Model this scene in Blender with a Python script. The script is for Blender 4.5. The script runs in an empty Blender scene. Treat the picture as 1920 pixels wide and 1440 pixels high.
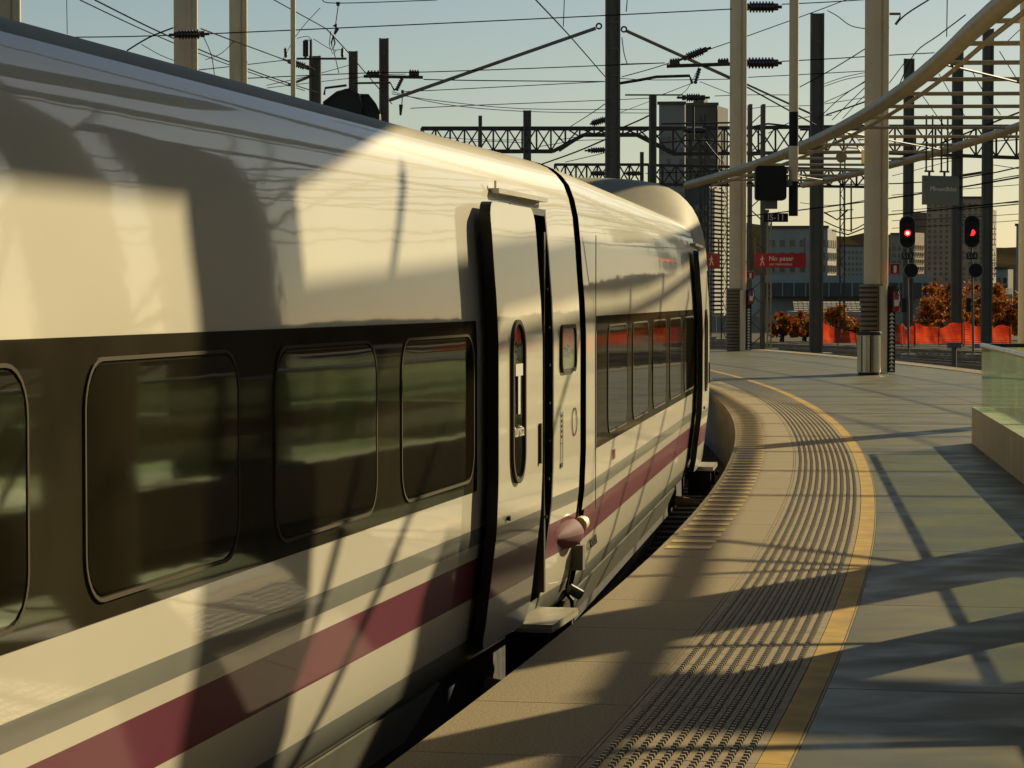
import bpy, math, random
from mathutils import Vector, Matrix
R = math.radians
random.seed(7)
S = bpy.context.scene
COL = S.collection

# ------------------------------------------------------------------ camera, sky, sun, exposure
FPX = 4800.0                      # focal length in pixels of the 1920 px wide photograph
EYE = 1.65
PITCH = math.atan(160/FPX)
cam = bpy.data.cameras.new('camera'); camo = bpy.data.objects.new('camera', cam); COL.objects.link(camo)
cam.sensor_width = 36; cam.lens = 90; cam.clip_start = .1; cam.clip_end = 9000
camo.location = (0, 0, EYE); camo.rotation_euler = (R(90)-PITCH, 0, 0)
S.camera = camo
SUN_AZ, SUN_EL = 37.5, 24.0       # azimuth right of +Y, elevation
w = bpy.data.worlds.new('World'); S.world = w; w.use_nodes = True
nt = w.node_tree; bg = nt.nodes['Background']
sky = nt.nodes.new('ShaderNodeTexSky'); sky.sky_type = 'NISHITA'; sky.sun_disc = False
sky.sun_elevation = R(SUN_EL); sky.sun_rotation = R(SUN_AZ)
sky.air_density = 1.0; sky.dust_density = .45; sky.ozone_density = 1.0
tint = nt.nodes.new('ShaderNodeMix'); tint.data_type = 'RGBA'; tint.blend_type = 'MULTIPLY'
tint.inputs[0].default_value = 1; tint.inputs[7].default_value = (.89, .90, .87, 1)
nt.links.new(sky.outputs[0], tint.inputs[6]); nt.links.new(tint.outputs[2], bg.inputs[0])
bg.inputs[1].default_value = .05
sl = bpy.data.lights.new('sun', 'SUN'); so = bpy.data.objects.new('sun', sl); COL.objects.link(so)
sl.energy = 5.0; sl.angle = R(.55); sl.color = (1, .83, .50)
sdir = Vector((math.sin(R(SUN_AZ))*math.cos(R(SUN_EL)), math.cos(R(SUN_AZ))*math.cos(R(SUN_EL)), math.sin(R(SUN_EL))))
so.rotation_euler = sdir.to_track_quat('Z', 'Y').to_euler()
S.view_settings.view_transform = 'Standard'; S.view_settings.look = 'None'
S.view_settings.gamma = 1; S.view_settings.exposure = .43
S.render.engine = 'CYCLES'

# ------------------------------------------------------------------ helpers
def PT(px, py, Y):
    """world point that the photograph shows at pixel px,py, standing Y metres ahead"""
    x = (px-960)/FPX; y = (720-py)/FPX
    d = Vector((x, math.cos(PITCH)+y*math.sin(PITCH), -math.sin(PITCH)+y*math.cos(PITCH)))
    t = Y/d.y
    return Vector((d.x*t, Y, EYE+d.z*t))
def GY(py, z=0):
    y = (720-py)/FPX
    return (z-EYE)/((-math.sin(PITCH)+y*math.cos(PITCH))/(math.cos(PITCH)+y*math.sin(PITCH)))

MATS = {}
def mat(name, col, rough=.6, metal=0, var=.12, vscale=3., bump=0., bscale=20., coat=0, spec=.5, emit=None, stretch=None, trans=0, col2=None, detail=4):
    if name in MATS: return MATS[name]
    m = bpy.data.materials.new(name); m.use_nodes = True; t = m.node_tree; b = t.nodes['Principled BSDF']
    b.inputs['Roughness'].default_value = rough; b.inputs['Metallic'].default_value = metal
    b.inputs['Specular IOR Level'].default_value = spec
    b.inputs['Coat Weight'].default_value = coat; b.inputs['Coat Roughness'].default_value = .04
    tc = t.nodes.new('ShaderNodeTexCoord'); mp = t.nodes.new('ShaderNodeMapping'); t.links.new(tc.outputs['Object'], mp.inputs[0])
    if stretch: mp.inputs['Scale'].default_value = stretch
    c = (*col, 1)
    if var > 0:
        n = t.nodes.new('ShaderNodeTexNoise'); n.inputs['Scale'].default_value = vscale; n.inputs['Detail'].default_value = detail
        t.links.new(mp.outputs[0], n.inputs['Vector'])
        r = t.nodes.new('ShaderNodeValToRGB'); r.color_ramp.elements[0].position = .3; r.color_ramp.elements[1].position = .7
        if col2: a, bb = c, (*col2, 1)
        else:
            a = tuple(v*(1-var) for v in col)+(1,); bb = tuple(min(1, v*(1+var)) for v in col)+(1,)
        r.color_ramp.elements[0].color = a; r.color_ramp.elements[1].color = bb
        t.links.new(n.outputs[0], r.inputs[0]); t.links.new(r.outputs[0], b.inputs['Base Color'])
    else: b.inputs['Base Color'].default_value = c
    if bump > 0:
        n = t.nodes.new('ShaderNodeTexNoise'); n.inputs['Scale'].default_value = bscale; n.inputs['Detail'].default_value = 3
        t.links.new(mp.outputs[0], n.inputs['Vector'])
        bu = t.nodes.new('ShaderNodeBump'); bu.inputs['Distance'].default_value = bump; bu.inputs['Strength'].default_value = 1
        t.links.new(n.outputs[0], bu.inputs['Height']); t.links.new(bu.outputs[0], b.inputs['Normal'])
        if coat: t.links.new(bu.outputs[0], b.inputs['Coat Normal'])
    if emit:
        b.inputs['Emission Color'].default_value = (*emit[0], 1); b.inputs['Emission Strength'].default_value = emit[1]
    MATS[name] = m
    return m

class MB:
    def __init__(s): s.v = []; s.f = []; s.m = []; s.mi = 0
    def quadbox(s, P):      # 8 points: bottom 4, top 4
        b = len(s.v); s.v += [tuple(p) for p in P]
        for q in ((0,3,2,1),(4,5,6,7),(0,1,5,4),(1,2,6,5),(2,3,7,6),(3,0,4,7)):
            s.f.append(tuple(b+i for i in q)); s.m.append(s.mi)
        return s
    def box(s, x0, x1, y0, y1, z0, z1):
        return s.quadbox([(x0,y0,z0),(x1,y0,z0),(x1,y1,z0),(x0,y1,z0),(x0,y0,z1),(x1,y0,z1),(x1,y1,z1),(x0,y1,z1)])
    def bar(s, p, q, wx, wz=None, up=(0,0,1)):
        wz = wz or wx; p = Vector(p); q = Vector(q); d = (q-p).normalized(); u = Vector(up)
        if abs(d.dot(u)) > .98: u = Vector((0,1,0))
        a = d.cross(u).normalized()*wx/2; c = a.cross(d).normalized()*wz/2
        return s.quadbox([p-a-c, p+a-c, q+a-c, q-a-c, p-a+c, p+a+c, q+a+c, q-a+c])
    def tube(s, pts, r, seg=8, cap=True):
        pts = [Vector(p) for p in pts]; n = len(pts); b = len(s.v); ref = Vector((0,0,1))
        rr = r if isinstance(r, (list, tuple)) else [r]*n
        d0 = (pts[1]-pts[0]).normalized()
        if abs(d0.dot(ref)) > .9: ref = Vector((0,1,0))
        for i, p in enumerate(pts):
            d = (pts[min(i+1, n-1)]-pts[max(i-1, 0)]).normalized()
            a = d.cross(ref).normalized(); c = a.cross(d).normalized()
            for k in range(seg):
                t = 2*math.pi*k/seg; s.v.append(tuple(p+a*rr[i]*math.cos(t)+c*rr[i]*math.sin(t)))
        for i in range(n-1):
            for k in range(seg):
                k2 = (k+1) % seg; s.f.append((b+i*seg+k, b+i*seg+k2, b+(i+1)*seg+k2, b+(i+1)*seg+k)); s.m.append(s.mi)
        if cap:
            s.f.append(tuple(b+k for k in range(seg))[::-1]); s.m.append(s.mi)
            s.f.append(tuple(b+(n-1)*seg+k for k in range(seg))); s.m.append(s.mi)
        return s
    def poly(s, pts):
        b = len(s.v); s.v += [tuple(p) for p in pts]; s.f.append(tuple(range(b, b+len(pts)))); s.m.append(s.mi); return s
    def extr(s, pts, vec):          # closed planar outline given thickness
        vec = Vector(vec); pts = [Vector(p) for p in pts]; n = len(pts); b = len(s.v)
        s.v += [tuple(p) for p in pts]+[tuple(p+vec) for p in pts]
        s.f.append(tuple(range(b, b+n))[::-1]); s.m.append(s.mi); s.f.append(tuple(range(b+n, b+2*n))); s.m.append(s.mi)
        for i in range(n):
            j = (i+1) % n; s.f.append((b+i, b+j, b+n+j, b+n+i)); s.m.append(s.mi)
        return s
    def grid(s, rows):              # rows of points
        b = len(s.v); n = len(rows[0])
        for r in rows: s.v += [tuple(p) for p in r]
        for i in range(len(rows)-1):
            for j in range(n-1):
                s.f.append((b+i*n+j, b+i*n+j+1, b+(i+1)*n+j+1, b+(i+1)*n+j)); s.m.append(s.mi)
        return s
    def mesh(s, name, mats, smooth=False):
        me = bpy.data.meshes.new(name); me.from_pydata(s.v, [], s.f)
        for m in (mats if isinstance(mats, (list, tuple)) else [mats]): me.materials.append(m)
        me.polygons.foreach_set('material_index', s.m)
        if smooth:
            me.polygons.foreach_set('use_smooth', [True]*len(s.f))
            me.set_sharp_from_angle(angle=R(38))
        me.update(); return me
    def build(s, name, mats, parent=None, smooth=False, loc=None):
        o = bpy.data.objects.new(name, s.mesh(name, mats, smooth)); COL.objects.link(o)
        if parent: o.parent = parent
        if loc is not None: o.location = loc
        return o
def tag(o, label=None, cat=None, group=None, kind=None):
    if label: o['label'] = label
    if cat: o['category'] = cat
    if group: o['group'] = group
    if kind: o['kind'] = kind
    return o
def empty(name, loc, rz=0, label=None, cat=None, group=None):
    o = bpy.data.objects.new(name, None); COL.objects.link(o); o.location = loc; o.rotation_euler = (0, 0, rz)
    o.empty_display_size = .2
    return tag(o, label, cat, group)
def rel(parent, p): return Vector(p)-parent.location     # for parents without rotation
def inst(name, me, parent=None, M=None):
    o = bpy.data.objects.new(name, me); COL.objects.link(o)
    if parent: o.parent = parent
    if M is not None: o.matrix_local = M
    return o
def rrect(x0, x1, z0, z1, r, n=5):
    P = []
    for cx, cz, a0 in ((x1-r, z1-r, 0), (x0+r, z1-r, 90), (x0+r, z0+r, 180), (x1-r, z0+r, 270)):
        for i in range(n+1):
            a = R(a0+90*i/n); P.append((cx+r*math.cos(a), cz+r*math.sin(a)))
    return P
def text_mesh(txt, size, mt, name='lettering', depth=.004):
    cu = bpy.data.curves.new(name, 'FONT'); cu.body = txt; cu.size = size; cu.extrude = depth; cu.align_x = 'CENTER'; cu.align_y = 'CENTER'
    cu.resolution_u = 3
    o = bpy.data.objects.new(name, cu); COL.objects.link(o)
    bpy.context.view_layer.update()
    me = bpy.data.meshes.new_from_object(o.evaluated_get(bpy.context.evaluated_depsgraph_get()))
    bpy.data.objects.remove(o); me.name = name; me.materials.clear(); me.materials.append(mt)
    return me

# ------------------------------------------------------------------ materials
M_white = mat('train_white_paint', (.74, .69, .56), .4, var=.03, vscale=1.2, bump=.0011, bscale=1.6, coat=.7, spec=.05, stretch=(1, 1, 2.2))
M_roof = mat('train_roof_shade_tone', (.33, .29, .19), .65, var=.15, vscale=2.5, coat=.03, spec=.1, stretch=(1, .4, 1))  # shade and canopy reflection on the roof put into this olive colour
M_grey = mat('train_grey_paint', (.235, .235, .205), .4, var=.05, bump=.0008, bscale=1.6, coat=.4, spec=.03)
M_purple = mat('train_purple_paint', (.185, .048, .075), .4, var=.05, bump=.0008, bscale=1.6, coat=.4, spec=.03)
M_band = mat('train_window_band', (.034, .029, .017), .4, var=.25, vscale=2.5, bump=.0005, bscale=1.5, coat=.3, spec=0)
M_pane = mat('train_tinted_glass', (.012, .010, .005), .4, var=.3, vscale=1.5, bump=.0012, bscale=1.2, coat=.7, spec=0)
M_pane2 = mat('frosted_light_glass', (.26, .29, .25), .2, var=.1, bump=.001, bscale=5, coat=1)
M_gasket = mat('window_gasket', (.085, .07, .042), .8, spec=.1, var=.1)
M_rubber = mat('black_rubber', (.008, .008, .008), .55, var=.2, bump=.002, bscale=30)
M_under = mat('underframe_grime', (.018, .015, .012), .8, var=.4, vscale=6, bump=.01, bscale=12)
M_alu = mat('ribbed_aluminium', (.62, .58, .48), .35, metal=.4, var=.08)
M_ink = mat('white_lettering', (.8, .77, .7), .4, var=0)
M_dink = mat('dark_lettering', (.03, .03, .03), .5, var=0)
M_edge = mat('platform_granite', (.13, .095, .042), .7, spec=.25, col2=(.34, .26, .13), vscale=95, bump=.003, bscale=160, detail=3)
M_tact = mat('tactile_tile', (.19, .145, .073), .65, spec=.2, col2=(.28, .215, .112), vscale=14, bump=.001, bscale=90)
M_groove = mat('tactile_groove', (.026, .018, .016), .8, spec=.1, var=.3, vscale=12)
M_rib = mat('tactile_stud', (.28, .235, .15), .4, var=.15, vscale=30)
M_yel = mat('yellow_paint_strip', (.30, .18, .028), .65, spec=.2, col2=(.50, .30, .022), detail=9, vscale=4.5, bump=.001, bscale=60)
M_ypaint = mat('worn_yellow_marking', (.46, .32, .09), .6, col2=(.66, .44, .06), vscale=25)
def floor_mat():
    m = mat('polished_platform_floor', (.074, .068, .032), .3, spec=.13, col2=(.142, .126, .064), vscale=1.1, bump=.0005, bscale=9, detail=8)
    t = m.node_tree; b = t.nodes['Principled BSDF']; tc = t.nodes.new('ShaderNodeTexCoord')
    mp = t.nodes.new('ShaderNodeMapping'); mp.inputs['Scale'].default_value = (1, 1.3, 1); t.links.new(tc.outputs['Object'], mp.inputs[0])
    n = t.nodes.new('ShaderNodeTexNoise'); n.inputs['Scale'].default_value = 1.3; n.inputs['Detail'].default_value = 6
    n.inputs['Distortion'].default_value = .8
    t.links.new(mp.outputs[0], n.inputs['Vector'])
    r = t.nodes.new('ShaderNodeMapRange'); r.inputs[1].default_value = .3; r.inputs[2].default_value = .7; r.inputs[3].default_value = .32; r.inputs[4].default_value = .62
    t.links.new(n.outputs[0], r.inputs[0]); t.links.new(r.outputs[0], b.inputs['Roughness'])
    return m
M_floor = floor_mat()
M_joint = mat('floor_joint_dirt', (.03, .026, .02), .8, var=.2)
M_conc = mat('parapet_concrete', (.30, .27, .205), .75, var=.16, vscale=4, bump=.003, bscale=40, stretch=(1, 1, .35))
M_wallc = mat('platform_face_concrete', (.26, .22, .16), .85, var=.3, vscale=2.5, bump=.01, bscale=14)
M_ballast = mat('dark_ballast', (.035, .028, .02), .95, spec=.1, col2=(.085, .068, .045), vscale=3.0, bump=.06, bscale=6)
M_sleeper = mat('concrete_sleeper', (.16, .14, .11), .85, var=.25)
M_rail = mat('rail_steel', (.16, .13, .10), .35, metal=.8, var=.3)
M_col = mat('cream_column_paint', (.78, .63, .38), .5, var=.08, vscale=1.5, bump=.001, bscale=6)
M_clad = mat('bronze_cladding', (.22, .165, .085), .45, metal=.1, var=.15)
M_canopy = mat('canopy_tube_paint', (.34, .27, .15), .45, var=.15, vscale=3)
M_dark = mat('galvanised_mast_steel', (.115, .106, .078), .55, metal=.25, var=.25, vscale=2, stretch=(1, 1, .25))
M_dark2 = mat('rusty_dark_steel', (.05, .036, .024), .65, var=.3)
M_lattice = mat('brown_lattice_paint', (.13, .10, .06), .6, var=.25)
M_wire = mat('catenary_wire', (.012, .011, .010), .9, spec=.02, var=0)
M_strut = mat('pale_strut_tube', (.21, .19, .155), .5, metal=.2, var=.2)
M_insul = mat('brown_insulator_glaze', (.022, .009, .006), .25, var=.2, coat=.6)
M_black = mat('black_signal_plate', (.006, .006, .006), .7, var=.2)
M_rim = mat('signal_rim', (.33, .31, .24), .5, var=.1)
M_lamp = mat('red_signal_lamp', (.8, .03, .04), .4, var=0, emit=((1, .015, .02), 2.6))
M_lampc = mat('red_signal_core', (1, .3, .2), .4, var=0, emit=((1, .2, .12), 5))
M_lens = mat('dark_signal_lens', (.006, .006, .007), .35, var=0, spec=.25)
M_red = mat('red_sign_enamel', (.33, .010, .012), .4, var=.1)
M_redx = mat('extinguisher_red', (.30, .012, .014), .25, var=.05, coat=.8)
M_green = mat('sign_dull_glass', (.10, .115, .09), .25, var=.1, coat=.5)
M_steel = mat('brushed_stainless', (.48, .45, .38), .26, metal=1, var=.08, vscale=30, stretch=(8, 8, .2))
M_net = mat('orange_netting', (.62, .10, .035), .7, var=.2, vscale=2)
M_post = mat('grey_post', (.12, .12, .11), .6, var=.2)
M_bark = mat('bark', (.06, .042, .03), .9, var=.3, bump=.02, bscale=12)
M_leaf1 = mat('rust_leaves', (.34, .10, .02), .7, spec=.1, var=.35, vscale=6)
M_leaf2 = mat('amber_leaves', (.50, .20, .03), .7, spec=.1, var=.35, vscale=6)
M_leaf3 = mat('olive_leaves', (.07, .065, .022), .7, spec=.1, var=.35, vscale=6)
def translucify(m, col, fac):
    t = m.node_tree; out = t.nodes['Material Output']; b = t.nodes['Principled BSDF']
    tl = t.nodes.new('ShaderNodeBsdfTranslucent'); tl.inputs[0].default_value = (*col, 1); mx = t.nodes.new('ShaderNodeMixShader'); mx.inputs[0].default_value = fac
    t.links.new(b.outputs[0], mx.inputs[1]); t.links.new(tl.outputs[0], mx.inputs[2]); t.links.new(mx.outputs[0], out.inputs[0])
translucify(M_leaf1, (.42, .11, .018), .4); translucify(M_leaf2, (.55, .20, .025), .4); translucify(M_leaf3, (.14, .11, .03), .4)
M_hill = mat('wooded_hill', (.03, .026, .014), .95, spec=0, col2=(.055, .042, .024), vscale=.02)
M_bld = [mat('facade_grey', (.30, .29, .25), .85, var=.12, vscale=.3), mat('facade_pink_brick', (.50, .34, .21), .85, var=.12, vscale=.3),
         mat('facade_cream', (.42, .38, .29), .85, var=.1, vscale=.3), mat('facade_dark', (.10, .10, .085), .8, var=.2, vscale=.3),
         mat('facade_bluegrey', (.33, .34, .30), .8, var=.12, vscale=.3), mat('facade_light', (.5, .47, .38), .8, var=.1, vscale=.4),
         mat('shed_roof_tiles', (.30, .26, .19), .8, col2=(.42, .37, .28), vscale=1.5, bump=.05, bscale=4)]
M_win = mat('far_window_glass', (.02, .024, .024), .15, var=.4, vscale=.6, coat=.4)
M_frame = mat('far_window_frame', (.36, .33, .26), .7, var=.1)

def glass_mat():
    m = bpy.data.materials.new('green_tinted_glass'); m.use_nodes = True; t = m.node_tree; t.nodes.clear()
    o = t.nodes.new('ShaderNodeOutputMaterial'); tr = t.nodes.new('ShaderNodeBsdfTransparent'); tr.inputs[0].default_value = (.93, 1, .88, 1)
    gl = t.nodes.new('ShaderNodeBsdfGlossy'); gl.inputs['Roughness'].default_value = .04; gl.inputs[0].default_value = (.9, .95, .88, 1)
    df = t.nodes.new('ShaderNodeBsdfTranslucent'); df.inputs[0].default_value = (.30, .44, .20, 1)
    lw_ = t.nodes.new('ShaderNodeLayerWeight'); lw_.inputs[0].default_value = .5
    pw = t.nodes.new('ShaderNodeMath'); pw.operation = 'POWER'; pw.inputs[1].default_value = 4.5; t.links.new(lw_.outputs['Facing'], pw.inputs[0])
    fr = t.nodes.new('ShaderNodeMath'); fr.operation = 'MULTIPLY_ADD'; fr.inputs[1].default_value = .9; fr.inputs[2].default_value = .04; t.links.new(pw.outputs[0], fr.inputs[0])
    m1 = t.nodes.new('ShaderNodeMixShader'); m1.inputs[0].default_value = .07; m2 = t.nodes.new('ShaderNodeMixShader')
    t.links.new(tr.outputs[0], m1.inputs[1]); t.links.new(df.outputs[0], m1.inputs[2])
    t.links.new(fr.outputs[0], m2.inputs[0]); t.links.new(m1.outputs[0], m2.inputs[1]); t.links.new(gl.outputs[0], m2.inputs[2])
    t.links.new(m2.outputs[0], o.inputs[0]); return m
M_glass = glass_mat()

# ------------------------------------------------------------------ platform geometry (everything concentric on one 204 m curve)
CX, CY, RE = -200.34, 48.83, 203.87
def arc(Rr, s, z=0.):                     # s = metres along the platform edge, s=0 abreast of the centre
    a = s/RE; return Vector((CX+Rr*math.cos(a), CY+Rr*math.sin(a), z))
R_OUT = 211.3; S0, S1 = -53., 32.4
def strip(mb, r0, r1, s0, s1, z0, z1, n=None):
    n = n or max(1, int(abs(s1-s0)/.6))
    for i in range(n):
        a = s0+(s1-s0)*i/n; b = s0+(s1-s0)*(i+1)/n
        mb.quadbox([arc(r0,a,z0), arc(r1,a,z0), arc(r1,b,z0), arc(r0,b,z0), arc(r0,a,z1), arc(r1,a,z1), arc(r1,b,z1), arc(r0,b,z1)])
    return mb
m = MB(); ground_pts = 60
m.poly([(-2500,-300,-1.02),(2500,-300,-1.02),(2500,6000,-1.02),(-2500,6000,-1.02)])
tag(m.build('ground', M_ballast), kind='structure')
m = MB(); m.mi = 0; strip(m, RE+.03, R_OUT-.02, S0, S1-.02, -1.0, -.012)
plat = tag(m.build('platform', M_joint), kind='structure')
m = MB(); strip(m, RE-.0, RE+.028, S0, S1-.03, -1.0, -.10, 120)
m.build('retaining_wall', M_wallc, plat)

def ring_piece(r0, r1, L, z0, z1, gap=.004, n=3):
    """slab centred at angle 0, in coordinates of the curve centre"""
    mb = MB()
    for i in range(n):
        a = (-L/2+gap+(L-2*gap)*i/n)/RE; b = (-L/2+gap+(L-2*gap)*(i+1)/n)/RE
        P = lambda r, t, z: (r*math.cos(t), r*math.sin(t), z)
        mb.quadbox([P(r0,a,z0),P(r1,a,z0),P(r1,b,z0),P(r0,b,z0),P(r0,a,z1),P(r1,a,z1),P(r1,b,z1),P(r0,b,z1)])
    return mb
def place(me, name, s, parent, dz=0):
    return inst(name, me, parent, Matrix.Translation((CX, CY, dz)) @ Matrix.Rotation(s/RE, 4, 'Z'))
L = 1.2; NS = int((S1-S0)/L)
R1, R2, R3 = RE+.635, RE+1.225, RE+1.36
edge_me = ring_piece(RE-.04, R1-.024, L, -.10, 0).mesh('edge_slab', M_edge)
sil_me = ring_piece(R1-.020, R1-.004, L, -.05, -.001).mesh('joint_strip', M_tact)
yel_me = ring_piece(R2+.012, R3-.014, L, -.05, 0, .003).mesh('yellow_tile', M_yel)
lin_me = ring_piece(R3-.010, R3, L, -.05, .001, 0).mesh('edge_trim', M_tact)
def tact(near):
    mb = MB(); mb.mi = 2; q_ = ring_piece(R1, R2+.008, L, -.05, -.006, .003); mb.v = q_.v; mb.f = q_.f; mb.m = [2]*len(q_.f)
    NR = 10
    P = lambda r, t, z: (r*math.cos(t), r*math.sin(t), z)
    for k in range(NR):
        rc = R1+.045+(R2-R1-.085)*k/(NR-1)
        mb.mi = 0
        # low flat bars either side of each row of studs
        if k < NR-1:
            g = (R2-R1-.085)/(NR-1)
            a, b = (-L/2+.006)/RE, (L/2-.006)/RE; r0, r1 = rc+.016, rc+g-.016
            mb.quadbox([P(r0,a,-.006),P(r1,a,-.006),P(r1,b,-.006),P(r0,b,-.006),P(r0,a,.001),P(r1,a,.001),P(r1,b,.001),P(r0,b,.001)])
        if k == 0:
            for r0, r1 in ((R1, rc-.014), (R2-.04+.014, R2+.008)):
                a, b = (-L/2+.003)/RE, (L/2-.003)/RE
                mb.quadbox([P(r0,a,-.006),P(r1,a,-.006),P(r1,b,-.006),P(r0,b,-.006),P(r0,a,0),P(r1,a,0),P(r1,b,0),P(r0,b,0)])
        mb.mi = 1
        if near:
            n = 20
            for i in range(n):
                s = (-L/2+(i+.5)*L/n); a, b = (s-.013)/RE, (s+.013)/RE; r0, r1 = rc-.012, rc+.012
                a2, b2 = (s-.008)/RE, (s+.008)/RE; q = .004
                mb.quadbox([P(r0,a,-.006),P(r1,a,-.006),P(r1,b,-.006),P(r0,b,-.006),P(r0+q,a2,.007),P(r1-q,a2,.007),P(r1-q,b2,.007),P(r0+q,b2,.007)])
        else:
            a, b = (-L/2+.004)/RE, (L/2-.004)/RE; q = .003
            mb.quadbox([P(rc-.007,a,-.006),P(rc+.007,a,-.006),P(rc+.007,b,-.006),P(rc-.007,b,-.006),P(rc-q,a,.012),P(rc+q,a,.012),P(rc+q,b,.012),P(rc-q,b,.012)])
    return mb.mesh('tactile_tile', [M_tact, M_rib, M_groove])
tn, tf = tact(True), tact(False)
for i in range(NS):
    s = S0+(i+.5)*L
    if s < -43: continue
    place(edge_me, 'edge_slab', s, plat); place(tn if s < -8 else tf, 'tactile_tile', s, plat)
    place(yel_me, 'yellow_tile', s, plat)
m = MB(); strip(m, R1-.020, R1-.004, -43, S1-.1, -.03, 0.0005); strip(m, R3-.010, R3-.001, -43, S1-.1, -.03, .0005)
m.build('edge_trim', M_tact, plat)
ym = MB(); a = .10/RE
P = lambda r, t, z: (r*math.cos(t), r*math.sin(t), z)
ym.poly([P(RE+.0,-a,.004),P(RE+.30,-a,.004),P(RE+.30,a,.004),P(RE+.0,a,.004)])
bar_me = ym.mesh('painted_bar', M_ypaint)
for i in range(95):
    place(bar_me, 'painted_bar', -32.+.44*i+random.uniform(-.02, .02), plat)
# big polished floor panels
widths = [R3+.002, R3+2.6, R3+5.2, R_OUT-.62]
for i in range(int((S1-S0)/3)+1):
    s0 = S0+3*i; s1 = min(s0+3, S1-.02)
    if s1-s0 < .3 or s1 < -47: continue
    for k in range(3):
        me_ = MB(); strip(me_, widths[k]+(.006 if k else 0), widths[k+1]-.006, s0+.006, s1-.006, -.05, 0, 4)
        me_.build('floor_panel', M_floor, plat)
    me_ = MB(); strip(me_, R_OUT-.61, R_OUT, s0+.004, s1-.004, -.12, .012, 4)
    me_.build('coping_stone', M_edge, plat)
m = MB(); strip(m, R1, R_OUT, S1, S1+.35, -.12, .012, 1); m.build('coping_stone', M_edge, plat)
m = MB(); strip(m, RE, R_OUT, S1+.02, S1+.33, -1.0, -.12, 1); m.build('retaining_wall', M_wallc, plat)

# tracks
def track(Rc, s0, s1, lab):
    e = empty('railway_track', arc(Rc, s0, -.98), 0)
    e['kind'] = 'structure'
    for side in (-.83, .83):
        mb = MB(); n = int((s1-s0)/2.5)
        for dz, hw in ((0, .07), (.02, .012), (.13, .035)):
            pts0 = [arc(Rc+side, s0+(s1-s0)*i/n, -.98) for i in range(n+1)]
            for i in range(n):
                mb.bar(rel(e, pts0[i])+Vector((0,0,.07+dz+.02)), rel(e, pts0[i+1])+Vector((0,0,.07+dz+.02)), hw*2, .03 if dz != .02 else .13)
        mb.build('rail', M_rail, e)
    mb = MB(); s = s0
    while s < s1:
        a = s/RE; d = Vector((math.cos(a), math.sin(a), 0)); p = rel(e, arc(Rc, s, -.98))
        mb.bar(p-d*1.3+Vector((0,0,0)), p+d*1.3, .25, .12); s += .65
    o = mb.build('sleepers', M_sleeper, e); o['kind'] = 'stuff'
    return e
track(RE-1.75, -50, 110, '')
for i, rc in enumerate((R_OUT+1.8, R_OUT+6.3, R_OUT+11, R_OUT+16, R_OUT+21)):
    track(rc, -20, 130, '')
for rc in (RE-6.5, RE-11): track(rc, -20, 120, '')

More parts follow.
